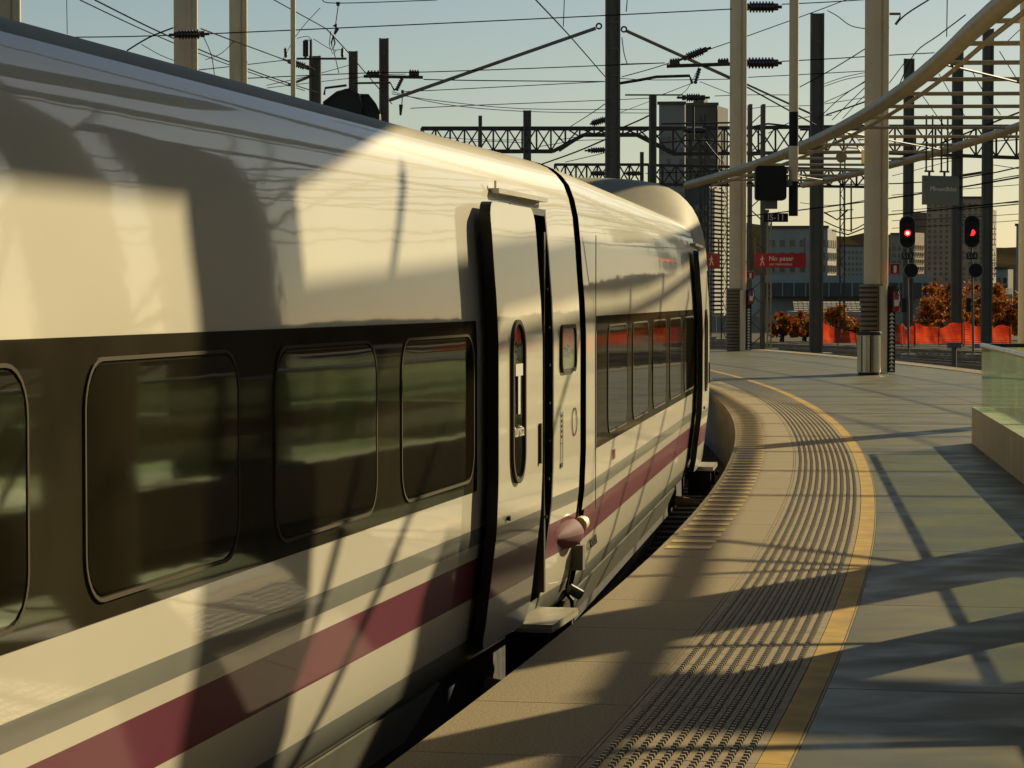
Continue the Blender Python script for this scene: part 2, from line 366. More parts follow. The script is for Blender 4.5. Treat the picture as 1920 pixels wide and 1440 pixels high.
# ------------------------------------------------------------------ train
PROF = [(.17,-.10),(.098,-.03),(.062,.13),(.036,.35),(.009,.57),(0,.80),(0,1.0),(0,1.44),(.009,1.64),(.021,1.79),(.0315,1.95),(.046,2.106),
        (.068,2.21),(.098,2.29),(.14,2.345),(.19,2.385),(.26,2.416),(.36,2.442),(.52,2.468),(.8,2.50),(1.15,2.515),(1.47,2.52)]
def n_of(wv, prof=PROF):
    for (n0,w0),(n1,w1) in zip(prof, prof[1:]):
        if w0 <= wv <= w1+1e-9: return n0+(n1-n0)*(wv-w0)/max(w1-w0, 1e-9)
    return prof[0][0]
def side_pts(prof, cuts):
    ws = sorted(set([p[1] for p in prof]+[c for c in cuts if prof[0][1] < c < prof[-1][1]]))
    return [(n_of(x, prof), x) for x in ws]
HW = 1.47; RAIL = -.78
def coach(Yn, xoff, slope, length, windows, band, leaf, open_, label, power=False, prof=PROF, number=''):
    """side plane: X = xoff + slope*Y ; near end at Yn ; local u along, v outward from the centre line, z above rail"""
    th = math.atan(slope)
    d = Vector((math.sin(th), math.cos(th), 0)); out = Vector((math.cos(th), -math.sin(th), 0))
    base = Vector((xoff+slope*Yn, Yn, RAIL)) - out*HW
    e = empty('power_car' if power else 'passenger_coach', base, -th, label, 'train car')   # local +Y along the car, +X outward
    Z = lambda wv: wv-RAIL
    cuts = [.064, .262, .45, .515, .593, .77, 1.548]
    pts = side_pts(prof, cuts)
    us = [0]; 
    brk = [open_[0], open_[1]] if open_ else []
    while us[-1] < length-.5: us.append(us[-1]+.4)
    us = sorted([u for u in us if all(abs(u-b) > .1 for b in brk)]+brk+[length])
    def stripe(wm):
        if wm > 2.32: return 3
        if wm < .064: return 1
        if .262 < wm < .45: return 2
        if .515 < wm < .593: return 1
        return 0
    mb = MB(); W_OP = (.03, 2.09)
    for sgn in (1, -1):
        for i in range(len(us)-1):
            for (n0,w0),(n1,w1) in zip(pts, pts[1:]):
                if sgn == 1 and open_ and us[i] >= open_[0]-1e-6 and us[i+1] <= open_[1]+1e-6 and w0 >= W_OP[0]-.05 and w1 <= 2.12: continue
                q = [(sgn*(HW-n0), us[i], Z(w0)), (sgn*(HW-n0), us[i+1], Z(w0)), (sgn*(HW-n1), us[i+1], Z(w1)), (sgn*(HW-n1), us[i], Z(w1))]
                if sgn == 1: pass
                else: q = q[::-1]
                if sgn == 1 and label.startswith('second') and us[i] < .39 and w1 < .5: q = [(x, max(y, .13), z) for x, y, z in q]
                b = len(mb.v); mb.v += q; mb.f.append((b,b+1,b+2,b+3)); mb.m.append(stripe((w0+w1)/2))
    me = mb.mesh('body', [M_white, M_grey, M_purple, M_roof])
    import bmesh as bm_
    bm = bm_.new(); bm.from_mesh(me); bm_.ops.remove_doubles(bm, verts=bm.verts, dist=.0005); bm.to_mesh(me); bm.free()
    me.polygons.foreach_set('use_smooth', [True]*len(me.polygons)); me.set_sharp_from_angle(angle=R(50))
    inst('body', me, e)
    # end walls
    ring = [(HW-n, Z(wv)) for n, wv in prof]+[(-(HW-n), Z(wv)) for n, wv in prof[::-1][1:]]
    for uu, nm in ((.02, 'end_wall'), (length-.02, 'end_wall')):
        MB().extr([(x*.985, uu, z-.01) for x, z in ring], (0, .015 if uu < 1 else -.015, 0)).build(nm, M_rubber, e)
    # floor and underframe
    MB().box(-1.2, 1.2, .25, length-.25, Z(-.42), Z(-.10)).build('underframe', M_under, e)
    def panel(u0, u1, w0, w1, off, mt, name, r=.0, parent=None, th_=.012, nu=1, pn=5):
        """curved panel following the body side, pushed out by off"""
        mb = MB(); N = max(2, int((w1-w0)/.06))
        W = [w0+(w1-w0)*i/N for i in range(N+1)]
        if r > 0:
            W = sorted(set(W+[w0+r*(1-math.cos(R(k*22.5))) for k in range(5)]+[w1-r*(1-math.cos(R(k*22.5))) for k in range(5)]))
        def inset(wv):
            if r <= 0: return 0
            dd = min(wv-w0, w1-wv)
            return 0 if dd >= r else r-math.sqrt(max(0, r*r-(r-dd)**2))
        O = []; I = []
        for wv in W:
            ii = inset(wv); x = HW-n_of(wv)+off
            O.append([(x, u0+ii+(u1-u0-2*ii)*k/nu, Z(wv)) for k in range(nu+1)])
            I.append([(x-th_, u0+ii+(u1-u0-2*ii)*k/nu, Z(wv)) for k in range(nu+1)])
        mb.grid(O); mb.grid([r_[::-1] for r_ in I])
        mb.grid([[a_[0], b_[0]] for a_, b_ in zip(O, I)]); mb.grid([[b_[-1], a_[-1]] for a_, b_ in zip(O, I)])
        mb.grid([I[0], O[0]]); mb.grid([O[-1], I[-1]])
        return mb, lambda mts: None
    def ringtube(u0, u1, w0, w1, r, off, rad, mt, name, parent):
        mb = MB(); P_ = rrect(u0, u1, w0, w1, r, 6); P_ = [(HW-n_of(b)+off, a, Z(b)) for a, b in P_]
        n_ = len(P_)
        for i in range(n_):
            mb.bar(P_[i], P_[(i+1) % n_], rad*2, rad*1.4, up=(1, 0, 0))
        return mb.build(name, mt, parent)
    if band:
        mb, _ = panel(band[0], band[1], .77, 1.548, .003, M_band, 'window_band', nu=int((band[1]-band[0])/.35))
        wb = mb.build('window_band', M_band, e, smooth=True)
        for u0, u1 in windows:
            mb, _ = panel(u0+.03, u1-.03, .84, 1.47, .007, M_pane, 'window', r=.12, nu=4)
            wv_ = mb.build('window', M_pane, e, smooth=True)
            ringtube(u0+.015, u1-.015, .825, 1.485, .135, .005, .0055, M_gasket, 'window_frame', wv_)
    # skirt
    for (a_, b_) in ([(.3, (leaf[0]-.15) if leaf else length-.3)]):
        k = max(1, int((b_-a_)/2.2))
        for i in range(k):
            s0, s1 = a_+(b_-a_)*i/k+.004, a_+(b_-a_)*(i+1)/k-.004
            cut = .35 if (leaf and i == k-1) else 0
            mb = MB()
            for q0, q1 in ((0, 1),):
                x1, x2 = HW-.155, HW-.235
                mb.quadbox([(x2-.02, s0, Z(-.32)), (x2, s0, Z(-.32)), (x2, s1-cut, Z(-.32)), (x2-.02, s1-cut, Z(-.32)),
                            (x1-.02, s0, Z(-.105)), (x1, s0, Z(-.105)), (x1, s1, Z(-.105)), (x1-.02, s1, Z(-.105))])
            mb.build('skirt_panel', MATS.get('skirt') or mat('skirt', (.26, .25, .20), .4, var=.12, coat=.4), e)
    if leaf:
        mb, _ = panel(leaf[0], leaf[1], .02, 2.10, .085, M_white, 'door', r=.09, th_=.012, nu=3)
        # stripes by face height
        for i, f in enumerate(mb.f):
            c = sum(mb.v[k][2] for k in f)/len(f)+RAIL
            mb.m[i] = stripe(c)
        # rebuild with exact stripe cuts
        mb = MB()
        Wc = sorted(set([.02+.0, .023, .032, .05, .075, .11]+cuts[:5]+[.15+.1*i for i in range(19)]+[2.01, 2.04, 2.065, 2.085, 2.097, 2.10]))
        Wc = [x for x in Wc if .02 <= x <= 2.10]
        def ins(wv):
            r = .09; dd = min(wv-.02, 2.10-wv); return 0 if dd >= r else r-math.sqrt(max(0, r*r-(r-dd)**2))
        for w0, w1 in zip(Wc, Wc[1:]):
            mb.mi = stripe((w0+w1)/2) if w0 > .06 else 0
            x0, x1 = HW-n_of(w0)+.085, HW-n_of(w1)+.085; i0, i1 = ins(w0), ins(w1)
            mb.poly([(x0, leaf[0]+i0, Z(w0)), (x0, leaf[1]-i0, Z(w0)), (x1, leaf[1]-i1, Z(w1)), (x1, leaf[0]+i1, Z(w1))])
        import bmesh as bm2
        dme = mb.mesh('door', [M_white, M_grey, M_purple]); bm = bm2.new(); bm.from_mesh(dme); bm2.ops.remove_doubles(bm, verts=bm.verts, dist=.0004); bm.to_mesh(dme); bm.free()
        dme.polygons.foreach_set('use_smooth', [True]*len(dme.polygons))
        door = inst('door', dme, e)
        mbb = MB(); E_ = []
        for wv in Wc: E_.append((wv, ins(wv)))
        O = [(HW-n_of(a)+.083, leaf[0]+b, Z(a)) for a, b in E_]+[(HW-n_of(a)+.083, leaf[1]-b, Z(a)) for a, b in E_[::-1]]
        I = [(p[0]-.05, p[1], p[2]) for p in O]
        n_ = len(O)
        for i in range(n_):
            j = (i+1) % n_; mbb.poly([O[i], I[i], I[j], O[j]])
        for i in range(n_//2-1):
            mbb.poly([I[i], I[i+1], I[n_-2-i], I[n_-1-i]])
        mbb.build('door_edge_seal', M_rubber, door)
        uc = leaf[0]+.43
        P_ = rrect(uc-.125, uc+.125, .80, 1.52, .12, 6)
        MB().extr([(HW-n_of(b)+.0875, a, Z(b)) for a, b in P_], (.003, 0, 0)).build('door_window', M_pane, door)
        mbf = MB(); P_ = rrect(uc-.145, uc+.145, .78, 1.54, .14, 7)
        for i in range(len(P_)):
            a, b = P_[i], P_[(i+1) % len(P_)]
            mbf.bar((HW-n_of(a[1])+.092, a[0], Z(a[1])), (HW-n_of(b[1])+.092, b[0], Z(b[1])), .02, .016, up=(1, 0, 0))
        mbf.build('window_frame', M_gasket, door)
        x = HW+.0925
        if number:
            MB().box(x, x+.003, uc-.085, uc+.085, Z(1.283), Z(1.34)).box(x, x+.003, uc-.026, uc+.026, Z(1.10), Z(1.283)).build('class_letter', M_ink, door)
            tm = text_mesh('turista', .085, M_ink)
            inst('lettering', tm, door, Matrix.Translation((x+.001, uc, Z(1.02))) @ Matrix.Rotation(R(90), 4, 'Z') @ Matrix.Rotation(R(90), 4, 'X'))
        MB().box(HW+.085, HW+.098, leaf[1]-.10, leaf[1]-.075, Z(.83), Z(1.03)).build('door_handle', M_gasket, door)
        MB().tube([(HW+.08, leaf[0]+.22, Z(.62)), (HW+.095, leaf[0]+.22, Z(.62))], .012).build('door_lock', M_rubber, door)
        # open doorway: jambs, dark vestibule
        a, b = open_
        mb = MB(); 
        mb.box(HW-.9, HW-.85, a-.02, b+.02, Z(0), Z(2.15)).box(HW-.9, HW-.09, a-.045, a-.02, Z(0), Z(2.14)).box(HW-.9, HW-.09, b+.02, b+.045, Z(0), Z(2.14))
        mb.box(HW-.9, HW-.06, a, b, Z(-.02), Z(.0)).box(HW-.9, HW-.06, a, b, Z(2.13), Z(2.15))
        mb.build('vestibule', M_under, e)
        mb = MB()
        for k in range(22):
            w0 = .0+2.1*k/22; w1 = .0+2.1*(k+1)/22
            for uu in (b-.035, a+.005):
                x0, x1 = HW-n_of(w0), HW-n_of(w1)
                mb.quadbox([(x0-.10,uu,Z(w0)),(x0+.004,uu,Z(w0)),(x0+.004,uu+.03,Z(w0)),(x0-.10,uu+.03,Z(w0)),(x1-.10,uu,Z(w1)),(x1+.004,uu,Z(w1)),(x1+.004,uu+.03,Z(w1)),(x1-.10,uu+.03,Z(w1))])
        mb.box(HW-.2, HW-n_of(2.1)+.003, a, b, Z(2.085), Z(2.12))
        mb.build('door_frame', M_rubber, e)
        mb = MB()
        for k in range(9): mb.tube([(HW-.012-n_of(.3+.2*k), b-.09, Z(.3+.2*k)), (HW+.0-n_of(.3+.2*k), b-.09, Z(.3+.2*k))], .008, 6)
        mb.box(HW-.06, HW-.03, b-.11, b-.07, Z(.1), Z(2.0))
        mb.build('door_guide', MATS.get('guide') or mat('guide', (.035, .028, .018), .4), e)
        # gutter above the door
        MB().box(HW-.075, HW-.012, a-.42, b-.1, Z(2.155), Z(2.178)).box(HW-.04, HW-.03, a-.40, a-.39, Z(2.175), Z(2.215)).build('rain_gutter', M_alu, e)
        # ribbed step
        mb = MB(); mb.box(HW-.12, HW+.125, b-.70, b+.06, Z(-.035), Z(-.012))
        for k in range(15):
            u0 = b-.69+k*.05; mb.box(HW-.12, HW+.125, u0, u0+.022, Z(-.012), Z(.006))
        step = mb.build('door_step', M_alu, e)
        MB().box(HW-.12, HW+.10, b-.68, b-.64, Z(-.28), Z(-.035)).build('step_bracket', M_under, e)
        MB().box(HW-.12, HW+.10, b+.0, b+.04, Z(-.22), Z(-.035)).build('step_bracket', M_under, e)
        MB().tube([(HW-.1, b+.09, Z(-.12)), (HW+.13, b+.09, Z(-.10))], .025).build('step_hinge', M_under, e)
        MB().tube([(HW-.25, b-.55, Z(-.34)), (HW-.02, b-.55, Z(-.36))], [.05, .035], 10).build('drain_pipe', M_col, e)
        # small window near the end, data labels
        sw = (b+.34, b+.72)
        sw = (length-.62, length-.19)
        P_ = rrect(sw[0], sw[1], 1.26, 1.50, .05, 4)
        g = MB().extr([(HW-n_of(bb)+.004, aa, Z(bb)) for aa, bb in P_], (.003, 0, 0)).build('side_window', M_pane2, e)
        ringtube(sw[0], sw[1], 1.26, 1.50, .05, .008, .010, M_gasket, 'window_frame', g)
        mb = MB(); u0 = length-.62
        mb.box(HW+.002, HW+.004, u0, u0+.005, Z(.74), Z(1.04)).box(HW+.002, HW+.004, u0+.06, u0+.065, Z(.74), Z(1.04)).box(HW+.002, HW+.004, u0, u0+.065, Z(.74), Z(.765)).box(HW+.002, HW+.004, u0, u0+.065, Z(.87), Z(.873))
        for k in range(5): mb.box(HW+.002, HW+.004, u0+.02, u0+.045, Z(.9+.028*k), Z(.915+.028*k))
        mb.build('data_label', M_dink, e)
        mb = MB()
        for k in range(24):
            t0, t1 = R(15*k), R(15*k+15); mb.bar((HW+.004, length-.2+.075*math.cos(t0), Z(.97)+.075*math.sin(t0)), (HW+.004, length-.2+.075*math.cos(t1), Z(.97)+.075*math.sin(t1)), .006, .003, up=(1,0,0))
        mb.build('round_cover', M_gasket, e)
    return e, Z

def win(first, pitch, n, wd=1.38): return [(first+pitch*i, first+pitch*i+wd) for i in range(n)]
th1 = math.atan(.20417); c1 = math.cos(th1)
# first coach: far end where its side reaches Y = 14.37
L1 = 12.1; Yn1 = 14.37-L1*c1
e1, Z = coach(Yn1, -2.55, .20417, L1, win(7.92-1.752*4, 1.752, 5), (.5, 9.37), (9.46, 10.53), (10.35, 11.28), 
    'near white coach with purple stripe and half open door marked T turista', number='x')
e1['group'] = 'coaches of the white train'
# tall buffers / dampers at the coach end
mb = MB(); seg = 10
prof_ = [(-.34, .0), (-.28, .03), (-.15, .058), (-.02, .078), (.08, .086), (.14, .084), (.168, .072), (.182, .045), (.186, .0)]
rows = []
for d_, r_ in prof_: rows.append([(HW-.06+r_*1.1*math.cos(R(a)), L1-.20+d_, Z(.34)+r_*1.0*math.sin(R(a))) for a in range(0, 361, 15)])
mb.grid(rows); mb.build('damper_fairing', mat('matte_purple_fairing', (.15, .045, .06), .75, var=.1, spec=.2), e1, smooth=True)
MB().tube([(HW-.0, L1-.03, Z(.38)), (HW+.01, L1+.045, Z(.39))], [.045, .038], 14).build('damper_cap', M_col, e1, smooth=True)
MB().box(HW-.10, HW+.015, L1+.0, L1+.07, Z(.12), Z(.26)).build('coupling_box', M_post, e1)
MB().tube([(HW-.12, L1-.03, Z(.05)), (HW-.05, L1+.02, Z(-.05)), (HW-.05, L1+.04, Z(-.2)), (HW-.1, L1+.08, Z(-.3))], .014, 6).build('brake_hose', M_rubber, e1, smooth=True)
MB().tube([(HW-.06, L1-.02, Z(.02)), (HW+.0, L1+.02, Z(-.02))], .03, 8).build('hose_connector', M_post, e1)
# second coach
Yn2 = 14.50
c2 = math.cos(math.atan(.1354))
e2, Z = coach(Yn2, -1.543, .1354, 12.1, win(1.20, 1.735, 5, 1.36), (.58, 9.42), (9.55, 10.6), (10.40, 11.30),
    'second white coach with purple stripe and orange reflections in its windows')
e2['group'] = 'coaches of the white train'
MB().box(HW+.001, HW+.005, .50, .512, Z(.42), Z(2.02)).build('panel_seam', M_rubber, e2)
MB().box(HW+.001, HW+.003, .512, .58, Z(.768), Z(.772)).build('panel_seam', M_rubber, e2)
MB().box(HW+.002, HW+.005, 1.62, 1.72, Z(.64), Z(.70)).build('red_sticker', M_red, e2)
nm = text_mesh('9-7112-054', .075, M_dink)
inst('lettering', nm, e2, Matrix.Translation((HW-.035, .75, Z(.20))) @ Matrix.Rotation(R(90), 4, 'Z') @ Matrix.Rotation(R(82), 4, 'X'))
# bellows between the coaches
def bellows(e, length, z1=2.33):
    mb = MB()
    for k in range(4):
        o_ = .0+.045*k
        ring = [(HW-n-.05-(k % 2)*.02, wv-RAIL-.02) for n, wv in PROF[1:]]
        ring = ring+[(-x, z) for x, z in ring[::-1][1:]]
        mb.extr([(x, length+o_, z) for x, z in ring], (0, .03, 0))
    return mb.build('gangway_bellows', M_rubber, e)
bellows(e1, L1); bellows(e2, 12.1)
# power car: taller body with flared roof collar
prof_p = [(n, wv) for n, wv in PROF[:12]]+[(.06,2.22),(.085,2.34),(.125,2.46),(.19,2.58),(.29,2.70),(.42,2.79),(.60,2.85),(.85,2.885),(1.15,2.90),(1.47,2.905)]
Yn3 = 14.50+12.1*c2+.25
X3 = -1.543+.1354*(14.50+12.1*c2)+.02
ep, Z = coach(Yn3, X3-.070*Yn3, .070, 17., [], None, None, None, 'white power car with a taller rounded roof behind the second coach', power=True, prof=prof_p)
def w_of(nv, prof):
    for (n0,w0),(n1,w1) in zip(prof[6:], prof[7:]):
        if n0 <= nv <= n1 and n1 > n0: return w0+(w1-w0)*(nv-n0)/(n1-n0)
    return prof[-1][1]
mb = MB(); rows = []
for k in range(13):
    t = k/12; q = t*t*(3-2*t); ring = []
    for nv in (.03,.045,.06,.08,.105,.14,.19,.25,.33,.43,.56,.72,.95,1.2,1.47):
        wc, wp = w_of(nv, PROF), w_of(nv, prof_p)
        ring.append((HW-nv, 12.1-1.9+2.05*t, wc+.012*q+(wp-wc)*q-RAIL))
    rows.append(ring+[(-x, y, z) for x, y, z in ring[::-1][1:]])
mb.grid([r_[::-1] for r_ in rows]); mb.build('roof_fairing', M_roof, e2, smooth=True)

# ------------------------------------------------------------------ stairwell parapet with green glass, right of the platform
def ppt(Y, off=0): return Vector((5.25-.108*(29.2-Y)+off, Y, 0))
pe = empty('stair_parapet', ppt(29.2), 0, 'concrete stairwell parapet topped with green glass panels, right of the platform', 'parapet')
mb = MB(); a, b = ppt(3), ppt(29.2)
mb.quadbox([rel(pe, p) for p in (a, a+Vector((.22,0,0)), b+Vector((.22,0,0)), b, a+Vector((0,0,.415)), a+Vector((.22,0,.415)), b+Vector((.22,0,.415)), b+Vector((0,0,.415)))])
mb.build('concrete_base', M_conc, pe)
mb = MB().box(.22, 4.2, -.22, 0, 0, .413); mb.build('concrete_base', M_conc, pe)
Yg = 29.1
k = 0
while Yg > 3.5:
    y1, y0 = Yg, Yg-1.42
    MB().quadbox([rel(pe, p) for p in (ppt(y0,.10)+Vector((0,0,.40)), ppt(y0,.115)+Vector((0,0,.40)), ppt(y1,.115)+Vector((0,0,.40)), ppt(y1,.10)+Vector((0,0,.40)),
        ppt(y0,.10)+Vector((0,0,1.10)), ppt(y0,.115)+Vector((0,0,1.10)), ppt(y1,.115)+Vector((0,0,1.10)), ppt(y1,.10)+Vector((0,0,1.10)))]).build('glass_panel', M_glass, pe)
    Yg -= 1.435; k += 1
MB().tube([rel(pe, ppt(3.5,.107))+Vector((0,0,1.12)), rel(pe, ppt(29.15,.107))+Vector((0,0,1.12))], .028, 10).build('handrail', M_steel, pe, smooth=True)
for k in range(3):
    MB().box(.2+1.3*k, 1.49+1.3*k, -.115, -.10, .40, 1.10).build('glass_panel', M_glass, pe)
MB().tube([(.11,-.107,1.12), (4.2,-.107,1.12)], .024, 8).build('handrail', M_dark2, pe)
# opposite side of the stairwell
pe2 = empty('stair_parapet', (9.1, 14, 0), 0, 'far parapet of the stairwell beyond the green glass', 'parapet')
MB().box(0, .22, -11, 15.2, 0, .42).build('concrete_base', M_conc, pe2)
for k in range(10): MB().box(.1, .115, -10+2.5*k, -7.53+2.5*k, .42, 1.1).build('glass_panel', M_glass, pe2)

# ------------------------------------------------------------------ canopy over the platform
KX, KY = -253.44, 55.39
def karc(Rr, Y, z=5.3):
    q = max(0., min(1., (36-Y)/14)); q = q*q*(3-2*q)
    if Rr > 262: q = -1.9*max(0., min(1., (46-Y)/18))
    return Vector((KX+math.sqrt(Rr*Rr-(Y-KY)**2)+.36*q, Y, z-.04*max(q, 0)))
ce = empty('canopy_frame', karc(260.5, 30, 5.3), 0, 'cream curved ladder canopy frame sweeping over the platform', 'canopy')
for Rr, rad, nm in ((260.5, .135, 'edge_tube'), (264.2, .10, 'edge_tube')):
    MB().tube([rel(ce, karc(Rr, Y, 5.3)) for Y in [y_ for y_ in [14.7]+[15+2.5*i for i in range(28)] if 1]], rad, 12).build(nm, M_canopy, ce, smooth=True)
MB().tube([rel(ce, karc(260.66, Y, 5.12)) for Y in [14+2.5*i for i in range(27)]], .035, 6).build('lower_pipe', M_canopy, ce, smooth=True)
Yr = 31.3
while Yr < 81:
    a = (Yr-KY)/262.; d = Vector((math.cos(a), math.sin(a), 0)); p = karc(260.5, Yr, 5.36)
    ext = 3.9 if Yr > 60 else 9.5
    MB().tube([rel(ce, p), rel(ce, p+d*ext)], .036, 8).build('rung', M_canopy, ce, smooth=True)
    Yr += 3.05
# ridge bracing behind (short cross ties)
for Yb in (40., 56., 72.):
    p = karc(260.6, Yb); q = karc(264.1, Yb+7)
    MB().tube([rel(ce, p), rel(ce, q)], .02, 6).build('brace', M_dark2, ce)
re_ = empty('shade_slab', (1.2, 2, 5.3), 0, 'unseen slab added above the near platform to shade the coach', 'roof')  # unseen slab, outline shaped so its shadow darkens the upper coach side
MB().extr([(x-1.2, y-2, -.2) for x, y in ((-.1,2),(1.05,2),(3.46,14.1),(3.42,14.6),(3.2,15.9),(3.05,17.5),(2.15,17.5),(2.3,14.1))], (0,0,.25)).build('slab', M_canopy, re_)
be_ = empty('canopy_beam', (8.0, 20.3, 5.3), 0, 'wide radial canopy beam over the stairwell', 'beam')
MB().quadbox([(0,-.45,0),(7,-2.15,0),(7,-1.25,0),(0,.45,0),(0,-.45,.35),(7,-2.15,.35),(7,-1.25,.35),(0,.45,.35)]).build('beam', M_canopy, be_)

def column(x, y, label, top=16., details=True, rad=.19):
    e = empty('canopy_column', (x, y, 0), 0, label, 'column', 'cream canopy columns')
    MB().tube([(-.06,0,0), (-.06,0,top)], rad, 20).build('shaft', M_col, e, smooth=True)
    MB().box(.0, .05, -rad+.02, -rad+.07, .0, top).build('flange', M_col, e)
    MB().tube([(.20,-.02,0), (.20,-.02,top)], .085, 14).build('side_pipe', M_col, e, smooth=True)
    if details:
        MB().tube([(-.10,-.01,0), (-.10,-.01,1.93)], .215, 18).build('cladding_core', M_dark2, e, smooth=True)
        mb = MB(); k = 0; z = 0.02
        while z < 1.92:
            mb.tube([(-.10,-.01,z), (-.10,-.01,z+.062)], .245, 18); z += .105
        mb.build('ribbed_cladding', M_clad, e, smooth=True)
        MB().tube([(.15,-.20,0), (.15,-.20,1.93)], .085, 12).build('drain_pipe', M_col, e, smooth=True)
        MB().box(.28, .44, -.08, .0, .02, 1.93).build('strip_backing', M_rubber, e)
        for k in range(15):
            z = .05+.088*k
            MB().extr([(.30,-.11,z), (.42,-.11,z), (.36,-.11,z+.07)], (0,.02,0)).build('spike', M_ink, e)
    return e
column(8.02, 56.6, 'cream canopy column with bronze ribbed foot and litter bin before it')
column(7.10, 80.8, 'farther cream column with ribbed foot at the platform end')
column(6.95, 33.9, 'cream canopy column just outside the right of the view', details=False)
column(3.08, 13.5, 'nearest cream canopy column beside the stair parapet', details=False, rad=.24, top=9)
column(PT(349,160,61).x, 61, 'tall cream column beyond the train roof, left of a thinner one', details=False, rad=.23)
column(PT(446,160,76).x, 76, 'slimmer cream column right of the one with the black insulator', details=False)
column(PT(10,60,46).x, 46, 'cream column cut by the top left corner of the view', details=False)
te = empty('lamp_pole', (PT(550,180,70).x, 70, -.9), 0, 'thin cream pole rising behind the train roof', 'pole')
MB().tube([(0,0,0), (0,0,14)], .07, 10).build('shaft', M_col, te, smooth=True)
skyshade = empty('rear_sky_blocker', (0, -4, 0), 0, 'added unseen dark hall behind the camera', 'building')  # unseen block added behind the camera to cut sky light
MB().box(-60,60,-60,0,11,12.5).build('roof', M_bld[3], skyshade)
MB().box(-60,60,-61,-60,-1,11).build('wall', M_bld[3], skyshade)
for x_ in (-55,-20,20,55): MB().box(x_-.5,x_+.5,-30,-29,0,11).build('pillar', M_conc, skyshade)
sb = empty('side_sky_blocker', (24, 0, -1), 0, 'added unseen long dark block beyond the tracks at the right', 'building')  # unseen block added at the right to lower the ambient light
MB().box(0,12,-60,36,0,15).build('wall', M_bld[3], sb)
for k in range(16): MB().box(-.06,.02,-58+5.8*k,-53.5+5.8*k,2,12).build('window', M_win, sb)
# totem added outside the frame so its shadow falls on the coach side
tt = empty('shadow_occluder', (5.0, 18.45, 0), R(-37.5), 'unseen added totem with slanted top beyond the parapet', 'occluder')
MB().extr([(-.52,0,0), (.40,0,0), (.40,0,4.55), (.28,0,4.65), (-.52,0,3.75)], (0,.2,0)).build('panel', M_conc, tt)
# unseen stay rods placed sunward so their thin shadows cross the coach sides
def rod_for(S1_, S2_, h, r, zlow=.45):
    hx, hy = math.sin(R(SUN_AZ)), math.cos(R(SUN_AZ)); k = math.tan(R(SUN_EL))
    a = Vector((S1_[0]+hx*h, S1_[1]+hy*h, S1_[2]+k*h)); b = Vector((S2_[0]+hx*h, S2_[1]+hy*h, S2_[2]+k*h))
    d = (b-a); t = (zlow-a.z)/d.z; b = a+d*t; a = a-d*.05
    return a, b
def onside(px, py, c=1):
    if c == 1: Y = 4800*2.55/(1940-px); X = -2.55+.20417*Y
    else: Y = 4800*1.543/(1610-px); X = -1.543+.1354*Y
    return Vector((X, Y, EYE-(py-560)/4800*Y))
for (p, q, h, r, c, lb) in (((785,340),(540,1440),8.0,.034,1,'thickest unseen stay rod, nearest the camera'), ((885,640),(600,1440),8.0,.034,1,'second unseen stay rod from the camera'), ((1085,640),(930,1180),7.5,.026,1,'third unseen stay rod from the camera'),
                        ((1190,520),(1130,1000),9.5,.03,2,'fourth unseen stay rod, over the stairwell'), ((1250,520),(1165,1010),9.5,.03,2,'fifth unseen stay rod, over the stairwell'), ((1292,560),(1222,900),9.5,.03,2,'farthest unseen stay rod, over the stairwell')):
    a, b = rod_for(onside(*p, c), onside(*q, c), h, r)
    o = empty('shadow_rod', b, 0, lb, 'rod', 'unseen shadow-casting rods over the stairwell')
    MB().tube([(0,0,0), tuple(a-b)], r, 8).build('rod', M_dark2, o, smooth=True)

# ------------------------------------------------------------------ litter bin, signs, extinguishers
x0 = PT(1629, 700, 55.4).x
bn = empty('litter_bin', (x0, 55.4, 0), 0, 'stainless steel litter bin standing in front of the cream column', 'bin')
MB().tube([(0,0,.06), (0,0,.86)], .255, 28).build('body', M_steel, bn, smooth=True)
MB().tube([(0,0,0), (0,0,.06)], .235, 24).build('base', M_rubber, bn, smooth=True)
MB().tube([(0,0,.86), (0,0,.90), (0,0,.94)], [.268,.275,.26], 28).build('lid', M_dark2, bn, smooth=True)
MB().box(-.012,.012,-.262,-.25,.07,.85).box(-.255+.06,-.18,-.20,-.19,.07,.85).build('seam', M_under, bn)

def ext_sign(px, py, s, Y, label):
    p = PT(px, py, Y); e = empty('extinguisher_sign', p, 0, label, 'sign', 'fire extinguisher signs')
    MB().box(-s/2, s/2, 0, .015, -s*.53, s*.53).build('panel', M_red, e)
    mb = MB()
    for a in ((-.47,-.44,-.5,.5), (.44,.47,-.5,.5)): mb.box(a[0]*s, a[1]*s, -.004, 0, a[2]*s, a[3]*s)
    mb.box(-.47*s, .47*s, -.004, 0, .47*s, .5*s).box(-.47*s, .47*s, -.004, 0, -.5*s, -.47*s).build('border', M_ink, e)
    P_ = rrect(-.12*s, .14*s, -.36*s, .30*s, .10*s, 4)
    MB().extr([(a, -.006, b) for a, b in P_], (0,.004,0)).build('extinguisher_symbol', M_ink, e)
    MB().bar((.0,-.005,.3*s), (-.22*s,-.005,.12*s), .04*s, .003).build('hose_symbol', M_ink, e)
    return e
ext_sign(1678, 504, .245, 56.4, 'red fire extinguisher sign on the column by the bin')
ext_sign(1407, 516, .25, 80.6, 'smaller looking red fire extinguisher sign on the farther column')
